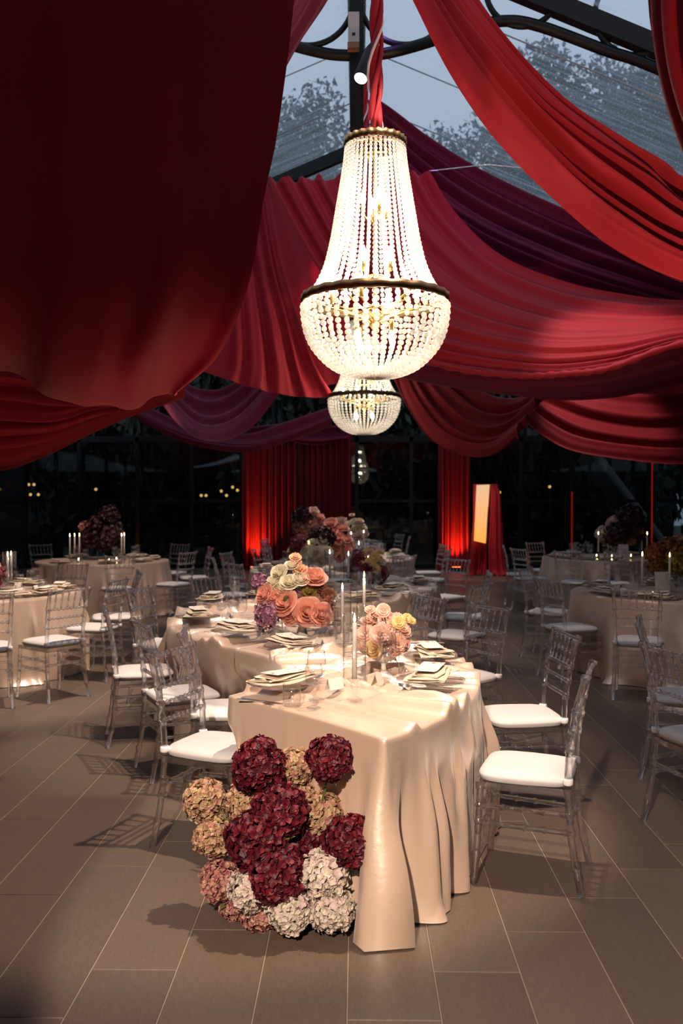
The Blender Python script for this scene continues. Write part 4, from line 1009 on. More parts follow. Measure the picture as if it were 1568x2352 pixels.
long_c = [(814, 4.05, TAPER, 'nearest taper candle in a glass chimney, at the front of the winding table'), (786, 5.35, TAPER, 'tall taper candle in a glass chimney between the pink flowers and the coral roses'),
 (836, 6.2, TAPER_LOW, 'taper candle in a glass chimney just behind the pink flowers'), (636, 6.15, TAPER_LOW, 'taper candle half hidden among the coral and cream roses'),
 (757, 9.3, TAPER, 'left taper candle of two left of the burgundy hydrangea'), (800, 9.0, TAPER, 'right taper candle of two left of the burgundy hydrangea'),
 (709, 11.2, TAPER_LOW, 'left candle of the close pair above the white roses'), (716, 11.5, TAPER_LOW, 'right candle of the close pair above the white roses'),
 (824, 10.6, TAPER_LOW, 'taper candle behind the burgundy hydrangea and yellow blooms'), (835, 14.6, TAPER, 'tall taper right of the far coral blooms'), (806, 14.8, TAPER_LOW, 'taper candle between the far coral blooms and the white roses'),
 (740, 15.0, TAPER, 'taper candle in front of the far red curtain'), (764, 15.2, TAPER, 'taper candle above the far coral blooms')]
for px, Y, pr, lab in long_c: inst(pr, 'taper_candle', lab, 'candle', on_table(px, Y), 0, 'taper candles on the winding table')
def at(c, dx, dy): return (c[0] + dx, c[1] + dy, ZT)
rc = [('L2', [(160, 13.2), (171, 13.3), (182, 13.4), (279, 13.4), (285, 13.55)], 'far left'), ('L1', [(17, 8.9), (25, 9.0)], 'near left'), ('R1', [(1475, 8.75), (1538, 8.6)], 'near right'), ('R2', [(1374, 14.1), (1396, 14.4), (1474, 14.5), (1486, 14.1)], 'far right')]
ordn = ['leftmost', 'second from left', 'third from left', 'fourth from left', 'rightmost']
for key, ps, nm in rc:
    for i, (px, Y) in enumerate(ps):
        lab = 'lit taper candle on the %s round table, %s' % (nm, 'rightmost' if i == len(ps) - 1 else ordn[i])
        inst(TAPER_BARE if key != 'L1' else TAPER, 'taper_candle', lab, 'candle', on_table(px, Y), 0, 'taper candles on the round tables')
for i, (px, Y, lab) in enumerate([(180, 12.9, 'tealight left of the dark flowers on the far left round table'), (250, 12.7, 'nearer tealight right of the dark flowers on the far left round table'), (267, 13.1, 'farther tealight right of the dark flowers on the far left round table'),
    (1500, 8.35, 'glowing tealight by the table number on the near right round table'), (1370, 13.9, 'left tealight on the far right round table'), (1405, 13.75, 'middle tealight on the far right round table'), (1449, 13.9, 'right tealight on the far right round table')]):
    inst(TEA, 'tealight', lab, 'tealight', on_table(px, Y), 0, 'tealights')
for px, Y, lab in ((1432, 13.75, 'white table number card on the far right round table'), (1524, 8.55, 'white table number card on the near right round table')):
    p = on_table(px, Y); M = MB()
    M.add([(-.075, 0, 0), (.075, 0, 0), (.075, .03, .22), (-.075, .03, .22), (-.075, .003, 0), (.075, .003, 0), (.075, .033, .22), (-.075, .033, .22)], [(0,1,2,3), (7,6,5,4), (0,4,5,1), (3,2,6,7), (0,3,7,4), (1,5,6,2)])
    o = M.obj('table_number', 'card', None, False, p); tag(o, lab, 'sign'); o.rotation_euler = (0, 0, .25 if px > 1500 else -.1)
    if px < 1500:
        K = lambda x, z: (x, z * .03 / .22 - .0015, z)
        MB().add([K(-.03, .15), K(.03, .15), K(.03, .142), K(-.03, .142), K(.03, .15), K(.022, .15), K(-.012, .07), K(-.004, .07)], [(0, 1, 2, 3), (4, 5, 6, 7)]).obj('numeral', 'silver', o, False)

# ------------------------------------------------------------------ flowers
def patch(w, l, cup, curl, nu=3, nv=4):
    """petal from origin along +Y, bent upward by cup, tip curled by curl"""
    A = np.zeros((nu, nv, 3))
    for i in range(nu):
        a = -1 + 2 * i / (nu - 1)
        for j in range(nv):
            t = j / (nv - 1); ww = w * (math.sin(math.pi * (.12 + .76 * t)) ** .8)
            A[i, j] = (a * ww, l * t - .18 * l * a * a * t, cup * (t ** 1.4) + .25 * w * a * a - curl * t ** 3)
    return A
def grid_faces(nu, nv, o=0): return [(o + i*nv + j, o + (i+1)*nv + j, o + (i+1)*nv + j + 1, o + i*nv + j + 1) for i in range(nu-1) for j in range(nv-1)]
def hydrangea_mesh(seed, rad, mat, nf=150, ps=.0185):
    r = np.random.default_rng(seed); V = []; F = []; n = 0
    base = patch(ps * .62, ps, ps * .38, ps * .16, 3, 3).reshape(-1, 3); gf = grid_faces(3, 3)
    for k in range(nf):
        z = 1 - 2 * (k + .5) / nf
        if z < -.8: continue
        ph = k * 2.39996; s = math.sqrt(1 - z * z); d = np.array((s * math.cos(ph), s * math.sin(ph), z)) + r.normal(size=3) * .07; d /= np.linalg.norm(d)
        lump = 1 + .06 * math.sin(3 * ph + seed) * s + .06 * math.sin(5 * d[0] * 2 + seed) + r.normal() * .06
        M = np.array(lookM(d + r.normal(size=3) * .42)); pos = d * rad * lump * np.array((1, 1, .92)); a0 = r.random() * 6.28; sc = .85 + .4 * r.random()
        for q in range(4):
            a = a0 + q * 1.5708 + r.normal() * .12; c, s_ = math.cos(a), math.sin(a)
            b = base * sc; b = np.stack([b[:, 0] * c - b[:, 1] * s_, b[:, 0] * s_ + b[:, 1] * c, b[:, 2] * (1 + .5 * r.normal())], 1)
            V.append(b @ M[:3, :3].T + pos); F += [tuple(i + n for i in f) for f in gf]; n += len(b)
    core = MB().ball((0, 0, 0), rad * .74, 14, 8); V += core.v; F += [tuple(i + n for i in f) for f in core.f]
    me = bpy.data.meshes.new('hydrangea'); me.from_pydata(np.concatenate(V), [], F); me.materials.append(MATS[mat]); me.polygons.foreach_set('use_smooth', [True] * len(me.polygons)); return me
HY = {}
def hyd(mat, v, rad=.09, nf=150):
    k = (mat, v, nf)
    if k not in HY: HY[k] = hydrangea_mesh(sum(map(ord, mat)) + v * 7, .09, mat, nf, .0145 if nf > 300 else .0185)
    return HY[k]
def rose_layers(rad, petals=((3, .24, .98, 1.0), (3, .40, 1.04, 1.0), (4, .56, 1.04, .9), (5, .76, .98, .7), (5, .98, .82, .4), (5, 1.08, .62, .22))):
    """(count, radius, height, closeness) -> list of petal grids in rose space, rose faces +Z"""
    out = []; jr = np.random.default_rng(41)
    for li, (n, rr, hh, close) in enumerate(petals):
        for k in range(n):
            a = 2 * math.pi * k / n + li * .7 + jr.normal() * .10; A = np.zeros((7, 6, 3)); half = math.pi / n * 1.22; q = rr * (1 + .05 * jr.normal()); hz = hh * (1 + .07 * jr.normal()); ro = .10 + .10 * jr.random(); ph = jr.random() * 6
            for i in range(7):
                u = -1 + i / 3
                for j in range(6):
                    t = j / 5 * (1 - .16 * u * u + .04 * math.sin(4 * u + ph)); w = math.sin(math.pi * (.14 + .60 * t)) ** .7
                    flare = (1 - close)
                    r_ = rad * q * (.16 + .84 * math.sin(min(t, 1) * 1.45)) * (1 - .28 * close * t * t) + rad * (.20 * flare + ro * .5) * max(0, t - .55) ** 1.5 * 2.2
                    an = a + u * half * w; z = rad * (hz * t ** .85 - .55 * flare * max(0, t - .6) ** 2 * 4 * .5 - .16 * u * u * t + .04 * math.sin(5 * u + ph) * t)
                    A[i, j] = (r_ * math.cos(an) + rad * .03 * u * math.sin(a), r_ * math.sin(an) - rad * .03 * u * math.cos(a), z - .25 * rad + .02 * rad * (k % 2))
            out.append(A)
    return out
def rose_mesh(rad, mat, small=False):
    M = MB(); L_ = rose_layers(rad) if not small else rose_layers(rad, ((3, .35, .8, 1), (5, .65, .7, .7), (6, .95, .45, .3)))
    for A in L_: M.grid(A)
    M.ball((0, 0, rad * .2), rad * .3, 8, 5); return M.mesh('rose', mat)
RM = {}
def rose(mat, small=False):
    if (mat, small) not in RM: RM[(mat, small)] = rose_mesh(.05, mat, small)
    return RM[(mat, small)]
_l = rose_layers(.05); heart = MB().ball((0, 0, .012), .014, 10, 6)
for A in _l[:6]: heart.grid(A)
HEART = {m: None for m in ('rose_coral', 'rose_cream')}
PET = {}
for m in HEART:
    HEART[m] = heart.mesh('rose', m); PET[m] = [MB().grid(A).mesh('petal', m) for A in _l[6:]]
def big_rose(parent, mat, loc, d, s):
    o = place(HEART[mat], 'rose', parent, loc, Vector(d).to_track_quat('Z', 'Y').to_euler(), s)
    for me in PET[mat]: place(me, 'petal', o)
    return o
def ruffle_mesh(rad, mat, seed):
    r = np.random.default_rng(seed); M = MB()
    for li, (n, rr, z) in enumerate(((5, .45, .55), (6, .75, .40), (7, 1.0, .15))):
        for k in range(n):
            a = 2 * math.pi * k / n + li * .5; A = np.zeros((5, 4, 3))
            for i in range(5):
                u = -1 + i * .5
                for j in range(4):
                    t = j / 3; an = a + u * math.pi / n * 1.3 * (.4 + .6 * t); q = rad * rr * (.15 + .85 * t)
                    A[i, j] = (q * math.cos(an), q * math.sin(an), rad * (z * (t ** .7) + .10 * t * math.sin(u * 7 + k + li) + .03 * r.normal()) - .1 * rad)
            M.grid(A)
    M.ball((0, 0, rad * .12), rad * .16, 8, 5); return M.mesh('bloom', mat)
RUF = {}
def ruf(mat, v):
    if (mat, v) not in RUF: RUF[(mat, v)] = ruffle_mesh(.03, mat, v)
    return RUF[(mat, v)]
def rand_rot(r): return (r.normal() * .5, r.normal() * .5, r.random() * 6.28)
def face(d): return Vector(d).to_track_quat('Z', 'Y').to_euler()
LEAF = MB().grid(patch(.018, .06, .012, .012, 3, 5)).mesh('leaf', 'leaf')
def stem(parent, a, b, r=.004, bend=.02):
    a, b = np.array(a), np.array(b); MB().tube(crom([a, (a + b) / 2 + np.array((bend, 0, .0)), b], 8), r, 5).obj('stem', 'green_stem', parent)
# --- floor arrangement in front of the table
fb = np.array((P(650, 1176, 3.66)[0], 3.66, 0.0))
fa = thing('floor_flower_arrangement', 'large mound of burgundy, antique and white hydrangeas on the floor at the table end', 'flowers', tuple(fb))
MB().lathe([(.0005, 0), (.17, 0), (.19, .03), (.16, .16), (.0005, .17)], 20, cap=False).obj('base', pmat('dark_tray', (.02, .02, .018), .7), fa)
rr_ = np.random.default_rng(3)
FH = [(592,1757,112,'hyd_burgundy',3.60),(755,1742,97,'hyd_burgundy',3.52),(640,1866,125,'hyd_burgundy',3.52),(590,1930,130,'hyd_burgundy',3.47),(635,2003,128,'hyd_burgundy',3.43),(700,1935,90,'hyd_burgundy',3.58),(803,1930,110,'hyd_burgundy',3.46),
      (672,1762,82,'hyd_antique',3.72),(470,1840,92,'hyd_antique',3.66),(490,1922,84,'hyd_antique',3.60),(563,1846,92,'hyd_antique',3.68),(735,1870,98,'hyd_antique',3.60),(505,2022,88,'hyd_pink',3.58),(640,1800,80,'hyd_pink',3.78),(690,1830,80,'hyd_antique',3.74),
      (747,2005,108,'hyd_white',3.45),(575,2045,92,'hyd_white',3.47),(665,2088,98,'hyd_white',3.42),(762,2085,98,'hyd_white',3.44),(812,2025,72,'hyd_white',3.58),(595,2092,84,'hyd_pink',3.50),(540,2075,74,'hyd_pink',3.60)]
for i, (px, py, dia, mt, Y) in enumerate(FH):
    p = P(px, py, Y) - fb; sc = 1.05 * dia * Y / F_PX / 2 / .098
    p[2] = max(p[2], .09 * sc - .02)
    place(hyd(mt, i % 3, nf=520), 'hydrangea', fa, tuple(p), (R(65) + rr_.normal() * .25, rr_.normal() * .3, rr_.normal() * .4), sc)
    if i in (0, 1, 8, 6, 7, 9): stem(fa, tuple(p * np.array((.35, .5, .2)) + np.array((0, 0.02, .12))), tuple(p - np.array((0, 0, .05)) * (1 if i != 8 else .2)), .005)
for i in range(26):
    a = rr_.random() * 6.28; q = .12 + .16 * rr_.random(); place(LEAF, 'leaf', fa, (q * math.cos(a) * .9, q * math.sin(a) * .7 - .02, .06 + .5 * rr_.random() * (1 - q)), (rr_.normal(), rr_.normal(), a), 1.2)
# --- compote bowls
COMP = MB().lathe([(.0005, .0), (.050, .0), (.052, .004), (.030, .012), (.014, .028), (.012, .055), (.020, .068), (.055, .082), (.072, .105), (.075, .118), (.070, .118), (.06, .10), (.0005, .09)], 28, cap=False).mesh('compote_bowl', 'porcelain')
def arrangement(px, Y, label, blooms, comp=True, seed=0, nleaf=14, rise=.12, z0=None):
    """blooms: (px, py, dia_px, kind, mat, dY)"""
    b = np.array(on_table(px, Y)); t = thing('flower_arrangement', label, 'flowers', tuple(b)); r = np.random.default_rng(seed)
    if comp: place(COMP, 'compote_bowl', t)
    else: MB().lathe([(.0005, 0), (.05, 0), (.055, .02), (.06, .12), (.055, .12), (.05, .02), (.0005, .01)], 16, cap=False).obj('vase', 'glass', t)
    top = np.array((0, 0, rise + .02)); pts = []
    for bx, by, dia, kind, mt, dy in blooms:
        p = P(bx, by, Y + dy) - b; p[2] = max(p[2], .15 if comp else .10); rad = 1.14 * dia * (Y + dy) / F_PX / 2; d = p - np.array((0, .10, .12)); d = d / (np.linalg.norm(d) + 1e-6) + np.array((0, -.45, .15)); pts.append((p, rad))
        if kind == 'hyd': place(hyd(mt, int(r.integers(3)), nf=150), 'hydrangea', t, tuple(p), face(d), rad / .098)
        elif kind == 'big': big_rose(t, mt, tuple(p - d / np.linalg.norm(d) * rad * .3), d + r.normal(size=3) * .15, rad / .058)
        elif kind == 'rose': place(rose(mt), 'rose', t, tuple(p), face(d + r.normal(size=3) * .2), rad / .057)
        elif kind == 'ruf': place(ruf(mt, int(r.integers(4))), 'bloom', t, tuple(p), face(d + r.normal(size=3) * .25), rad / .03)
        if rad > .018: stem(t, tuple(top * .8), tuple(p - d / np.linalg.norm(d) * rad * .5), .0025)
    for i in range(nleaf):
        p, rad = pts[int(r.integers(len(pts)))]; place(LEAF, 'leaf', t, tuple(p + r.normal(size=3) * rad * .5 + np.array((0, .03, -.01))), (r.normal(), r.normal(), r.random() * 6.28), .7 + .5 * r.random())
    return t
r5 = np.random.default_rng(5)
# pink lisianthus
bl = []
for (x, y, s) in [(868,1418,34),(850,1440,36),(890,1428,36),(905,1450,34),(872,1458,38),(845,1475,34),(880,1490,36),(858,1505,34),(912,1478,36),(928,1462,28),(935,1420,20),(915,1430,24),(838,1455,30),(860,1440,30),(895,1465,36),(893,1505,34),(925,1480,28),(840,1500,30),(870,1520,28),(905,1508,30),(945,1425,16),(925,1440,22),(852,1420,26),(880,1402,26),(850,1400,20),(832,1485,24),(886,1446,34),(862,1480,34)]:
    mt = 'ranunculus' if (x, y) in ((935,1420),(893,1505),(858,1505),(915,1430),(945,1425)) else 'lisianthus'
    bl.append((x, y, s * 1.18, 'ruf', mt, r5.uniform(-.10, .10)))
for _k in range(26):
    _a = r5.random() * 6.28; _q = r5.random() ** .5; bl.append((882 + 54 * _q * math.cos(_a), 1450 + 46 * _q * math.sin(_a), r5.uniform(26, 36), 'ruf', 'lisianthus', r5.uniform(-.05, .13)))
arrangement(881, 4.62, 'pink lisianthus with pale yellow blooms in a white footed bowl, nearest on the winding table', bl, True, 1, 16)
# coral roses centrepiece
bl = [(706,1403,66,'big','rose_coral',-.12),(655,1385,62,'big','rose_coral',-.13),(722,1322,60,'big','rose_coral',-.02),(605,1362,48,'big','rose_coral',-.05),(632,1372,44,'big','rose_coral',-.08),(668,1425,50,'rose','rose_coral',-.08),(735,1435,54,'rose','rose_coral',-.10),(700,1440,52,'rose','rose_coral',-.06),
      (625,1335,44,'big','rose_cream',0),(640,1312,44,'big','rose_cream',.02),(664,1335,46,'big','rose_cream',-.06),(690,1333,40,'rose','rose_cream',-.04),(655,1355,40,'rose','rose_cream',-.05),(672,1302,40,'rose','rose_cream',.05),(690,1310,34,'ruf','rose_peach',.02),(675,1296,34,'ruf','rose_peach',.06),(678,1280,26,'ruf','rose_peach',.08),(645,1350,36,'rose','rose_cream',-.02),
      (613,1415,52,'hyd','hyd_mauve',-.10),(597,1338,36,'hyd','hyd_mauve',.05),(672,1372,40,'hyd','hyd_mauve',-.02),(710,1362,40,'ruf','hyd_olive',-.02),
      (740,1352,30,'ruf','seed_brown',0),(752,1365,28,'ruf','seed_brown',-.02),(760,1380,26,'ruf','seed_brown',-.04),(748,1390,28,'ruf','seed_brown',-.06),(755,1408,28,'ruf','seed_brown',-.06),(765,1362,20,'ruf','hyd_olive',0),(730,1345,34,'ruf','hyd_pink',.02),(736,1410,30,'ruf','seed_brown',0),(680,1390,44,'rose','rose_coral',0),(720,1380,44,'rose','rose_coral',0)]
arrangement(692, 5.85, 'lush centrepiece of coral roses, cream roses and mauve hydrangea in a footed bowl', bl, True, 2, 18)
bl = [(828,1312,52,'hyd','hyd_berry',-.05),(820,1285,40,'hyd','hyd_berry',.05),(870,1325,38,'hyd','hyd_berry',0),(850,1330,36,'hyd','hyd_berry',-.05),(848,1293,24,'ruf','ranunculus',-.08),(830,1298,20,'ruf','ranunculus',-.1),(862,1280,24,'ruf','ranunculus',-.04),(840,1268,20,'ruf','ranunculus',.02),(872,1268,20,'ruf','ranunculus',.02),(862,1305,24,'ruf','ranunculus',-.08),(885,1315,20,'ruf','rose_cream',0),(850,1268,22,'ruf','rose_peach',0),(875,1290,22,'ruf','rose_cream',0),(822,1233,28,'rose','blush',0)]
arrangement(846, 9.15, 'burgundy hydrangea with yellow ranunculus, mid way along the winding table', bl, True, 3, 10)
bl = [(718,1247,24,'rose','rose_cream',0),(740,1245,28,'rose','rose_cream',0),(725,1270,30,'rose','rose_cream',-.1),(750,1268,28,'rose','rose_cream',-.1),(700,1265,24,'rose','rose_cream',-.05),(735,1288,28,'rose','rose_cream',-.1),(715,1285,24,'rose','rose_cream',-.1),(752,1285,24,'rose','rose_cream',-.05),(745,1235,44,'hyd','hyd_dark',.1),(725,1232,32,'hyd','hyd_dark',.15),(685,1250,34,'hyd','hyd_berry',0),(672,1262,28,'ruf','hyd_olive',0),(690,1240,24,'hyd','hyd_berry',.1),(676,1280,26,'ruf','seed_brown',0)]
arrangement(728, 11.2, 'white roses with near-black hydrangea on the middle of the winding table', bl, False, 4, 8)
bl = [(760,1203,32,'rose','rose_coral',0),(785,1215,32,'rose','rose_coral',0),(762,1222,32,'rose','rose_coral',-.05),(775,1237,34,'rose','rose_coral',-.1),(795,1240,28,'rose','rose_coral',-.05),(770,1262,32,'rose','rose_coral',-.1),(790,1262,34,'rose','rose_coral',-.1),(800,1255,30,'rose','rose_coral',0),(780,1278,26,'rose','rose_coral',-.05),(752,1215,26,'rose','blush',0),(782,1198,28,'rose','blush',.1),(765,1248,30,'rose','rose_coral',0)]
arrangement(780, 12.3, 'tall cluster of coral roses rising behind the white roses', bl, False, 5, 6)
bl = [(695,1187,40,'hyd','hyd_dark',0),(720,1175,24,'rose','blush',0),(733,1188,24,'rose','rose_coral',0),(735,1202,26,'rose','rose_coral',0),(690,1208,36,'hyd','hyd_pink',0),(712,1200,30,'rose','rose_coral',-.05),(706,1218,34,'hyd','hyd_pink',0),(732,1220,32,'hyd','hyd_white',0),(682,1198,22,'rose','blush',0),(722,1232,24,'rose','rose_coral',0)]
arrangement(712, 16.2, 'far mix of coral roses, pink and near-black hydrangea before the red curtain', bl, False, 6, 4)
bl = [(808,1184,13,'rose','blush',0),(815,1200,22,'rose','rose_cream',0),(825,1198,20,'rose','blush',0),(818,1215,22,'rose','rose_cream',0),(832,1212,20,'rose','rose_cream',0),(810,1225,22,'rose','blush',0),(798,1205,18,'rose','rose_cream',0),(826,1228,22,'rose','rose_cream',0),(838,1225,18,'rose','blush',0)]
arrangement(818, 15.9, 'far cluster of pale cream roses right of the coral ones', bl, False, 7, 4)
bl = [(250,1183,42,'hyd','hyd_dark',0),(222,1208,46,'hyd','hyd_dark',0),(255,1222,50,'hyd','hyd_dark',0),(215,1235,50,'hyd','hyd_dark',-.1),(240,1240,46,'hyd','hyd_dark',-.1),(196,1210,26,'hyd','hyd_pink',0),(205,1228,24,'hyd','hyd_antique',-.05),(232,1192,18,'ruf','blush',0)]
arrangement(230, 13.6, 'near-black hydrangea mound on the far left round table', bl, False, 8, 4)
bl = [(1385,1225,30,'hyd','hyd_white',0),(1415,1205,38,'hyd','blush',.1),(1415,1228,48,'hyd','hyd_dark',-.1),(1445,1190,54,'hyd','hyd_dark',0),(1455,1215,42,'hyd','hyd_dark',0),(1445,1238,26,'hyd','hyd_pink',0),(1395,1240,24,'hyd','hyd_olive',0),(1465,1225,30,'hyd','hyd_dark',.1)]
arrangement(1425, 14.35, 'white and near-black hydrangeas on the far right round table', bl, False, 9, 4)
bl = [(1505,1270,40,'hyd','hyd_rust',0),(1508,1300,36,'hyd','hyd_rust',-.05),(1532,1258,44,'hyd','hyd_rust',.05),(1560,1250,40,'hyd','hyd_pink',.1),(1548,1285,46,'hyd','hyd_olive',-.05),(1570,1300,46,'hyd','hyd_olive',-.1),(1575,1265,44,'hyd','hyd_rust',0)]
arrangement(1550, 8.95, 'rust and olive hydrangeas on the near right round table', bl, False, 10, 6)
bl = [(-6,1318,34,'hyd','hyd_berry',0),(-30,1300,44,'hyd','hyd_pink',0),(-20,1335,40,'hyd','hyd_berry',-.05),(-50,1325,44,'hyd','hyd_burgundy',0)]
arrangement(-28, 8.8, 'berry hydrangeas at the left photo edge on the near left round table', bl, False, 11, 4)

# ------------------------------------------------------------------ place settings laid around the flowers and candles
for s in SEATS:
    _p, _d = seat_place(s); OCC.append((_p[0], _p[1], .165))
for si, s in enumerate(SEATS):
    if s[0] == 'R0' : continue
    p, d = seat_place(s); rz = rotz_of(*d); ph = s[5]
    r_ = np.array((d[1], -d[0]))           # sitter's right
    far = p[1] > 12
    zp = surf(p[0], p[1], .165)
    def q(a, b, z=None, rad=.04):
        x, y = p[0] + r_[0] * a + d[0] * b, p[1] + r_[1] * a + d[1] * b
        return (x, y, zp + z if z is not None else surf(x, y, rad))
    jr = RNG.normal()
    def free(a, b, rad):
        for da, db in ((0, 0), (.05, 0), (-.05, .02), (.05, .05), (0, .06), (-.08, .04), (.10, 0), (.1, .08), (-.12, .06), (-.16, .05), (.0, .12), (.14, -.04), (-.2, .08), (.16, .12), (.05, .18)):
            x, y = p[0] + r_[0] * (a + da) + d[0] * (b + db), p[1] + r_[1] * (a + da) + d[1] * (b + db)
            if all((x - X) ** 2 + (y - Y_) ** 2 > (rad + Q) ** 2 for X, Y_, Q in OCC):
                OCC.append((x, y, rad)); return (x, y, surf(x, y, rad + .015))
        return None
    def put(me, name, label, cat, a, b, rad, rot, group):
        l = free(a, b, rad)
        if l: single(me, name, label, cat, l, rot, group)
    inst(PLATE, 'charger_plate', 'clear beaded charger plate at the ' + ph, 'plate', q(0, 0, 0.0), rz, 'glass charger plates')
    single(NAP[si % 4], 'napkin', 'folded cream napkin at the ' + ph, 'napkin', q(0, 0, .013), rz + .15 * jr, 'folded cream napkins')
    put(TUMB, 'tumbler', 'clear water tumbler at the ' + ph, 'tumbler', .20, .17, .041, rz, 'water tumblers')
    put(WINE, 'wine_glass', 'taller stemmed wine glass at the ' + ph, 'wine glass', .10, .235, .041, rz, 'taller wine glasses')
    put(WINE2, 'wine_glass', 'shorter stemmed wine glass at the ' + ph, 'wine glass', .19, .275, .041, rz, 'shorter wine glasses')
    if not far:
        single(MENU, 'menu_card', 'printed menu card on the napkin at the ' + ph, 'menu', q(0, .01, .022), rz + .12 * jr, 'menu cards')
        put(CARD, 'place_card', 'small folded place card at the ' + ph, 'place card', -.06, .235, .05, rz + .3 * jr, 'place cards')
        single(KNIFE, 'knife', 'silver knife right of plate at the ' + ph, 'knife', q(.185, .0, None, .11), rz, 'silver knives')
        single(SPOON, 'spoon', 'silver spoon right of plate at the ' + ph, 'spoon', q(.215, -.01, None, .11), rz, 'silver spoons')
        single(FORK, 'fork', 'silver inner fork left of plate at the ' + ph, 'fork', q(-.185, 0, None, .11), rz, 'inner silver forks')
        single(FORK, 'fork', 'silver outer fork left of plate at the ' + ph, 'fork', q(-.215, -.01, None, .11), rz, 'outer silver forks')

# ------------------------------------------------------------------ chandeliers
def bead_mat():
    m = bpy.data.materials.new('crystal_bead'); m.use_nodes = True; nt = m.node_tree; nt.nodes.remove(nt.nodes['Principled BSDF'])
    tl = N(nt, 'ShaderNodeBsdfTranslucent'); tl.inputs[0].default_value = (.96, .92, .86, 1); df = N(nt, 'ShaderNodeBsdfDiffuse'); df.inputs[0].default_value = (.9, .86, .8, 1)
    gl = N(nt, 'ShaderNodeBsdfGlossy'); gl.inputs['Roughness'].default_value = .12; tr = N(nt, 'ShaderNodeBsdfTransparent')
    a = N(nt, 'ShaderNodeMixShader'); a.inputs[0].default_value = .3; L(nt, tl.outputs[0], a.inputs[1]); L(nt, df.outputs[0], a.inputs[2])
    b = N(nt, 'ShaderNodeMixShader'); b.inputs[0].default_value = .12; L(nt, a.outputs[0], b.inputs[1]); L(nt, gl.outputs[0], b.inputs[2])
    c = N(nt, 'ShaderNodeMixShader'); c.inputs[0].default_value = .25; L(nt, b.outputs[0], c.inputs[1]); L(nt, tr.outputs[0], c.inputs[2])
    L(nt, c.outputs[0], nt.nodes['Material Output'].inputs['Surface']); MATS['crystal_bead'] = m
bead_mat()
ZR = 2.746   # ring height
yz = lambda y: CAM_H + (1147 - y) * 5.05 / F_PX - ZR
up_prof = [(.160, yz(345)), (.172, yz(390)), (.195, yz(450)), (.217, yz(505)), (.24, yz(560)), (.276, yz(618)), (.33, yz(665)), (.388, yz(690))]
lo_prof = [(.398, yz(708)), (.396, yz(730)), (.380, yz(765)), (.338, yz(802)), (.250, yz(840)), (.150, yz(860)), (.05, yz(866))]
def strand(prof, r0, r1):
    pp = crom(prof, 300); s = np.concatenate([[0], np.cumsum(np.linalg.norm(np.diff(pp, axis=0), axis=1))]); M = MB(); x = 0.0
    while x < s[-1]:
        t = x / s[-1]; r = r0 + (r1 - r0) * t
        M.ball((np.interp(x, s, pp[:, 0]), 0, np.interp(x, s, pp[:, 1])), r, 7, 5); x += r * 2.12
    M.tube(np.stack([pp[::20, 0], 0 * pp[::20, 0], pp[::20, 1]], 1), .0012, 4); return M.mesh('bead_strand', 'crystal_bead')
UP, LO = strand(up_prof, .0098, .0140), strand(lo_prof, .0160, .0125)
def band(r, z, h, name):
    th = np.linspace(0, 2 * np.pi, 96, endpoint=False); A = np.zeros((96, 6, 3))
    for j, (dr, dz) in enumerate(((0, -h / 2), (.006, -h / 2), (.009, 0), (.006, h / 2), (0, h / 2), (-.004, 0))):
        rr = r + dr + (.003 * np.sin(24 * th + (1 if j == 2 else 0)) if j in (1, 2, 3) else 0); A[:, j] = np.stack([rr * np.cos(th), rr * np.sin(th), np.full(96, z + dz) + .002 * np.sin(24 * th)], 1)
    return MB().grid(A, True, True).mesh(name, 'bronze')
CHAN = [('lower_band', band(.398, 0, .045, 'lower_band'), None, None, None), ('top_band', band(.163, yz(334), .04, 'top_band'), None, None, None)]
NS = 46
for k in range(40): CHAN.append(('bead_strand', UP, None, None, (0, 0, 2 * math.pi * k / 40)))
for k in range(NS): CHAN.append(('bead_strand', LO, None, None, (0, 0, 2 * math.pi * (k + .5) / NS)))
CHAN.append(('centre_rod', MB().lathe([(.0005, yz(872)), (.012, yz(868)), (.022, yz(862)), (.009, yz(850)), (.009, yz(760)), (.03, yz(750)), (.03, yz(735)), (.010, yz(725)), (.010, yz(330)), (.016, yz(318)), (.0005, yz(312))], 14, cap=False).mesh('centre_rod', 'gold'), None, None, None))
m = MB()
for k in range(6):
    a = k * math.pi / 3; m.tube([(.155 * math.cos(a), .155 * math.sin(a), yz(330)), (0, 0, yz(322))], .005, 5); m.tube([(.392 * math.cos(a), .392 * math.sin(a), 0), (.02 * math.cos(a), .02 * math.sin(a), yz(735))], .006, 5)
CHAN.append(('spoke_frame', m.mesh('spoke_frame', 'gold'), None, None, None))
def arm(r, z, a, up, h=.07):
    x, y = r * math.cos(a), r * math.sin(a); s = 1 if up else -1
    M = MB().tube([(0, 0, z), (x * .6, y * .6, z - .02 * s), (x, y, z)], .005, 5); M.lathe([(.004, 0), (.011, .002 * s), (.011, h * s), (.004, (h + .002) * s)], 10, Matrix.Translation((x, y, z)), cap=False)
    b = MB().lathe([(.002, z + s * h), (.012, z + s * (h + .012)), (.016, z + s * (h + .032)), (.009, z + s * (h + .062)), (.001, z + s * (h + .085))], 10, Matrix.Translation((x, y, 0)), cap=False)
    return M.mesh('arm', 'gold'), b.mesh('bulb', 'bulb')
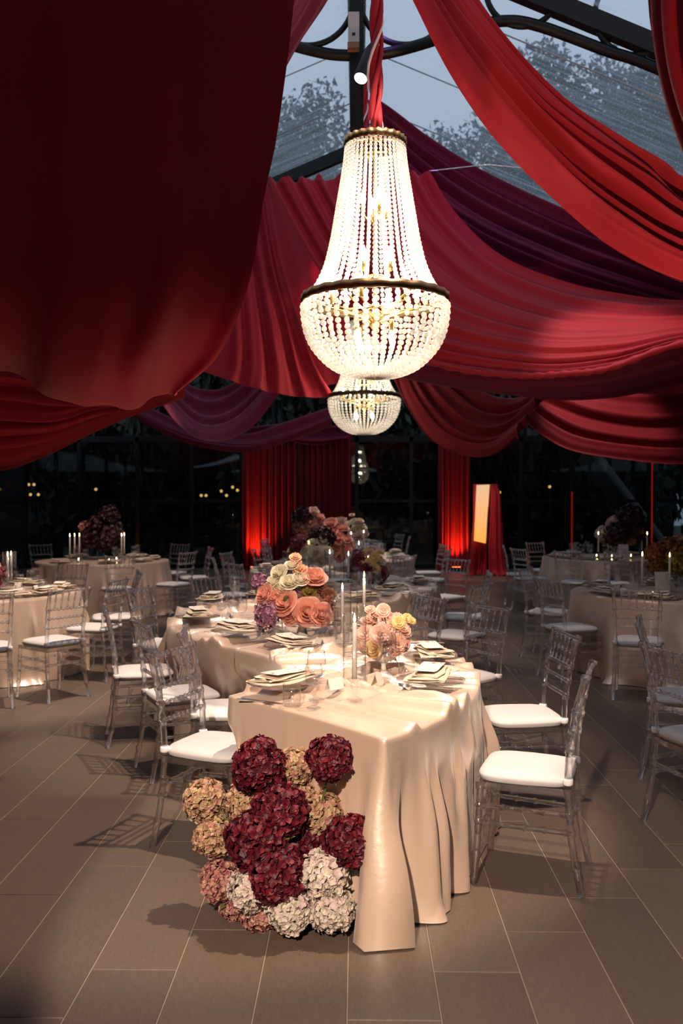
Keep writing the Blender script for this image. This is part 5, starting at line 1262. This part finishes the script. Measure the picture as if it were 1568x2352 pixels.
for r, z, n, o, up in ((.07, yz(500), 4, .3, True), (.10, yz(632), 4, .9, True), (.24, yz(705), 6, .2, True), (.13, yz(745), 4, .7, False)):
    for k in range(n):
        a_, b_ = arm(r, z, o + 2 * math.pi * k / n, up, .055); i = len(CHAN); CHAN.append(('arm', a_, None, None, None)); CHAN.append(('bulb', b_, i, None, None))
m = MB(); m.lathe([(.0005, yz(868)), (.018, yz(864)), (.05, yz(861)), (.05, yz(859)), (.0005, yz(858))], 18, cap=False); CHAN.append(('finial', m.mesh('finial', 'bronze'), None, None, None))
def cable_parts(zr, x):
    H = RIDGE - zr - .02; z0 = yz(300); th = np.linspace(0, 1, 50)
    wrap = MB()
    for ph in (0, 2.1, 4.2):
        wrap.tube(np.stack([.022 * np.cos(th * 26 + ph) + .012 * np.sin(th * 9), .022 * np.sin(th * 26 + ph), z0 + (H - z0) * th], 1), .018 + .006 * np.sin(th * 17 + ph), 7)
    chain = MB().tube(np.stack([.040 * np.cos(th * 30), .040 * np.sin(th * 30), z0 + (H - z0) * th], 1), .008, 5)
    sh = MB().tube(np.stack([.028 * np.cos(np.linspace(-1.2, 4.34, 18)), 0 * np.zeros(18), yz(300) + .02 + .035 * np.sin(np.linspace(-1.2, 4.34, 18))], 1), .008, 6)
    return [('fabric_wrap', wrap.mesh('fabric_wrap', 'crimson_drape')), ('power_flex', chain.mesh('power_flex', 'strap')), ('shackle', sh.mesh('shackle', 'silver')), ('cable', MB().tube([(0, 0, yz(318)), (0, 0, H)], .006, 6).mesh('cable', 'black'))]
for px, Y, dz, lab, pw in ((861, 5.05, 0, 'large bright crystal bead chandelier hanging over the winding table', 1.0), (836, 10.3, .06, 'smaller-looking second crystal chandelier farther back, below the first', .55)):
    x = P(px, 1176, Y)[0]; zr = ZR + dz
    t = inst(CHAN, 'chandelier', lab, 'chandelier', (x, Y, zr), 0, 'crystal chandeliers')
    for nm, me in cable_parts(zr, x): place(me, nm, t)
    for dz2, p_ in ((yz(450), 20), (yz(590), 22), (yz(680), 40), (yz(770), 30)):
        o = point('chandelier_lamp', (x, Y, zr + dz2), p_ * pw * .45, (1.0, .90, .74), .03)
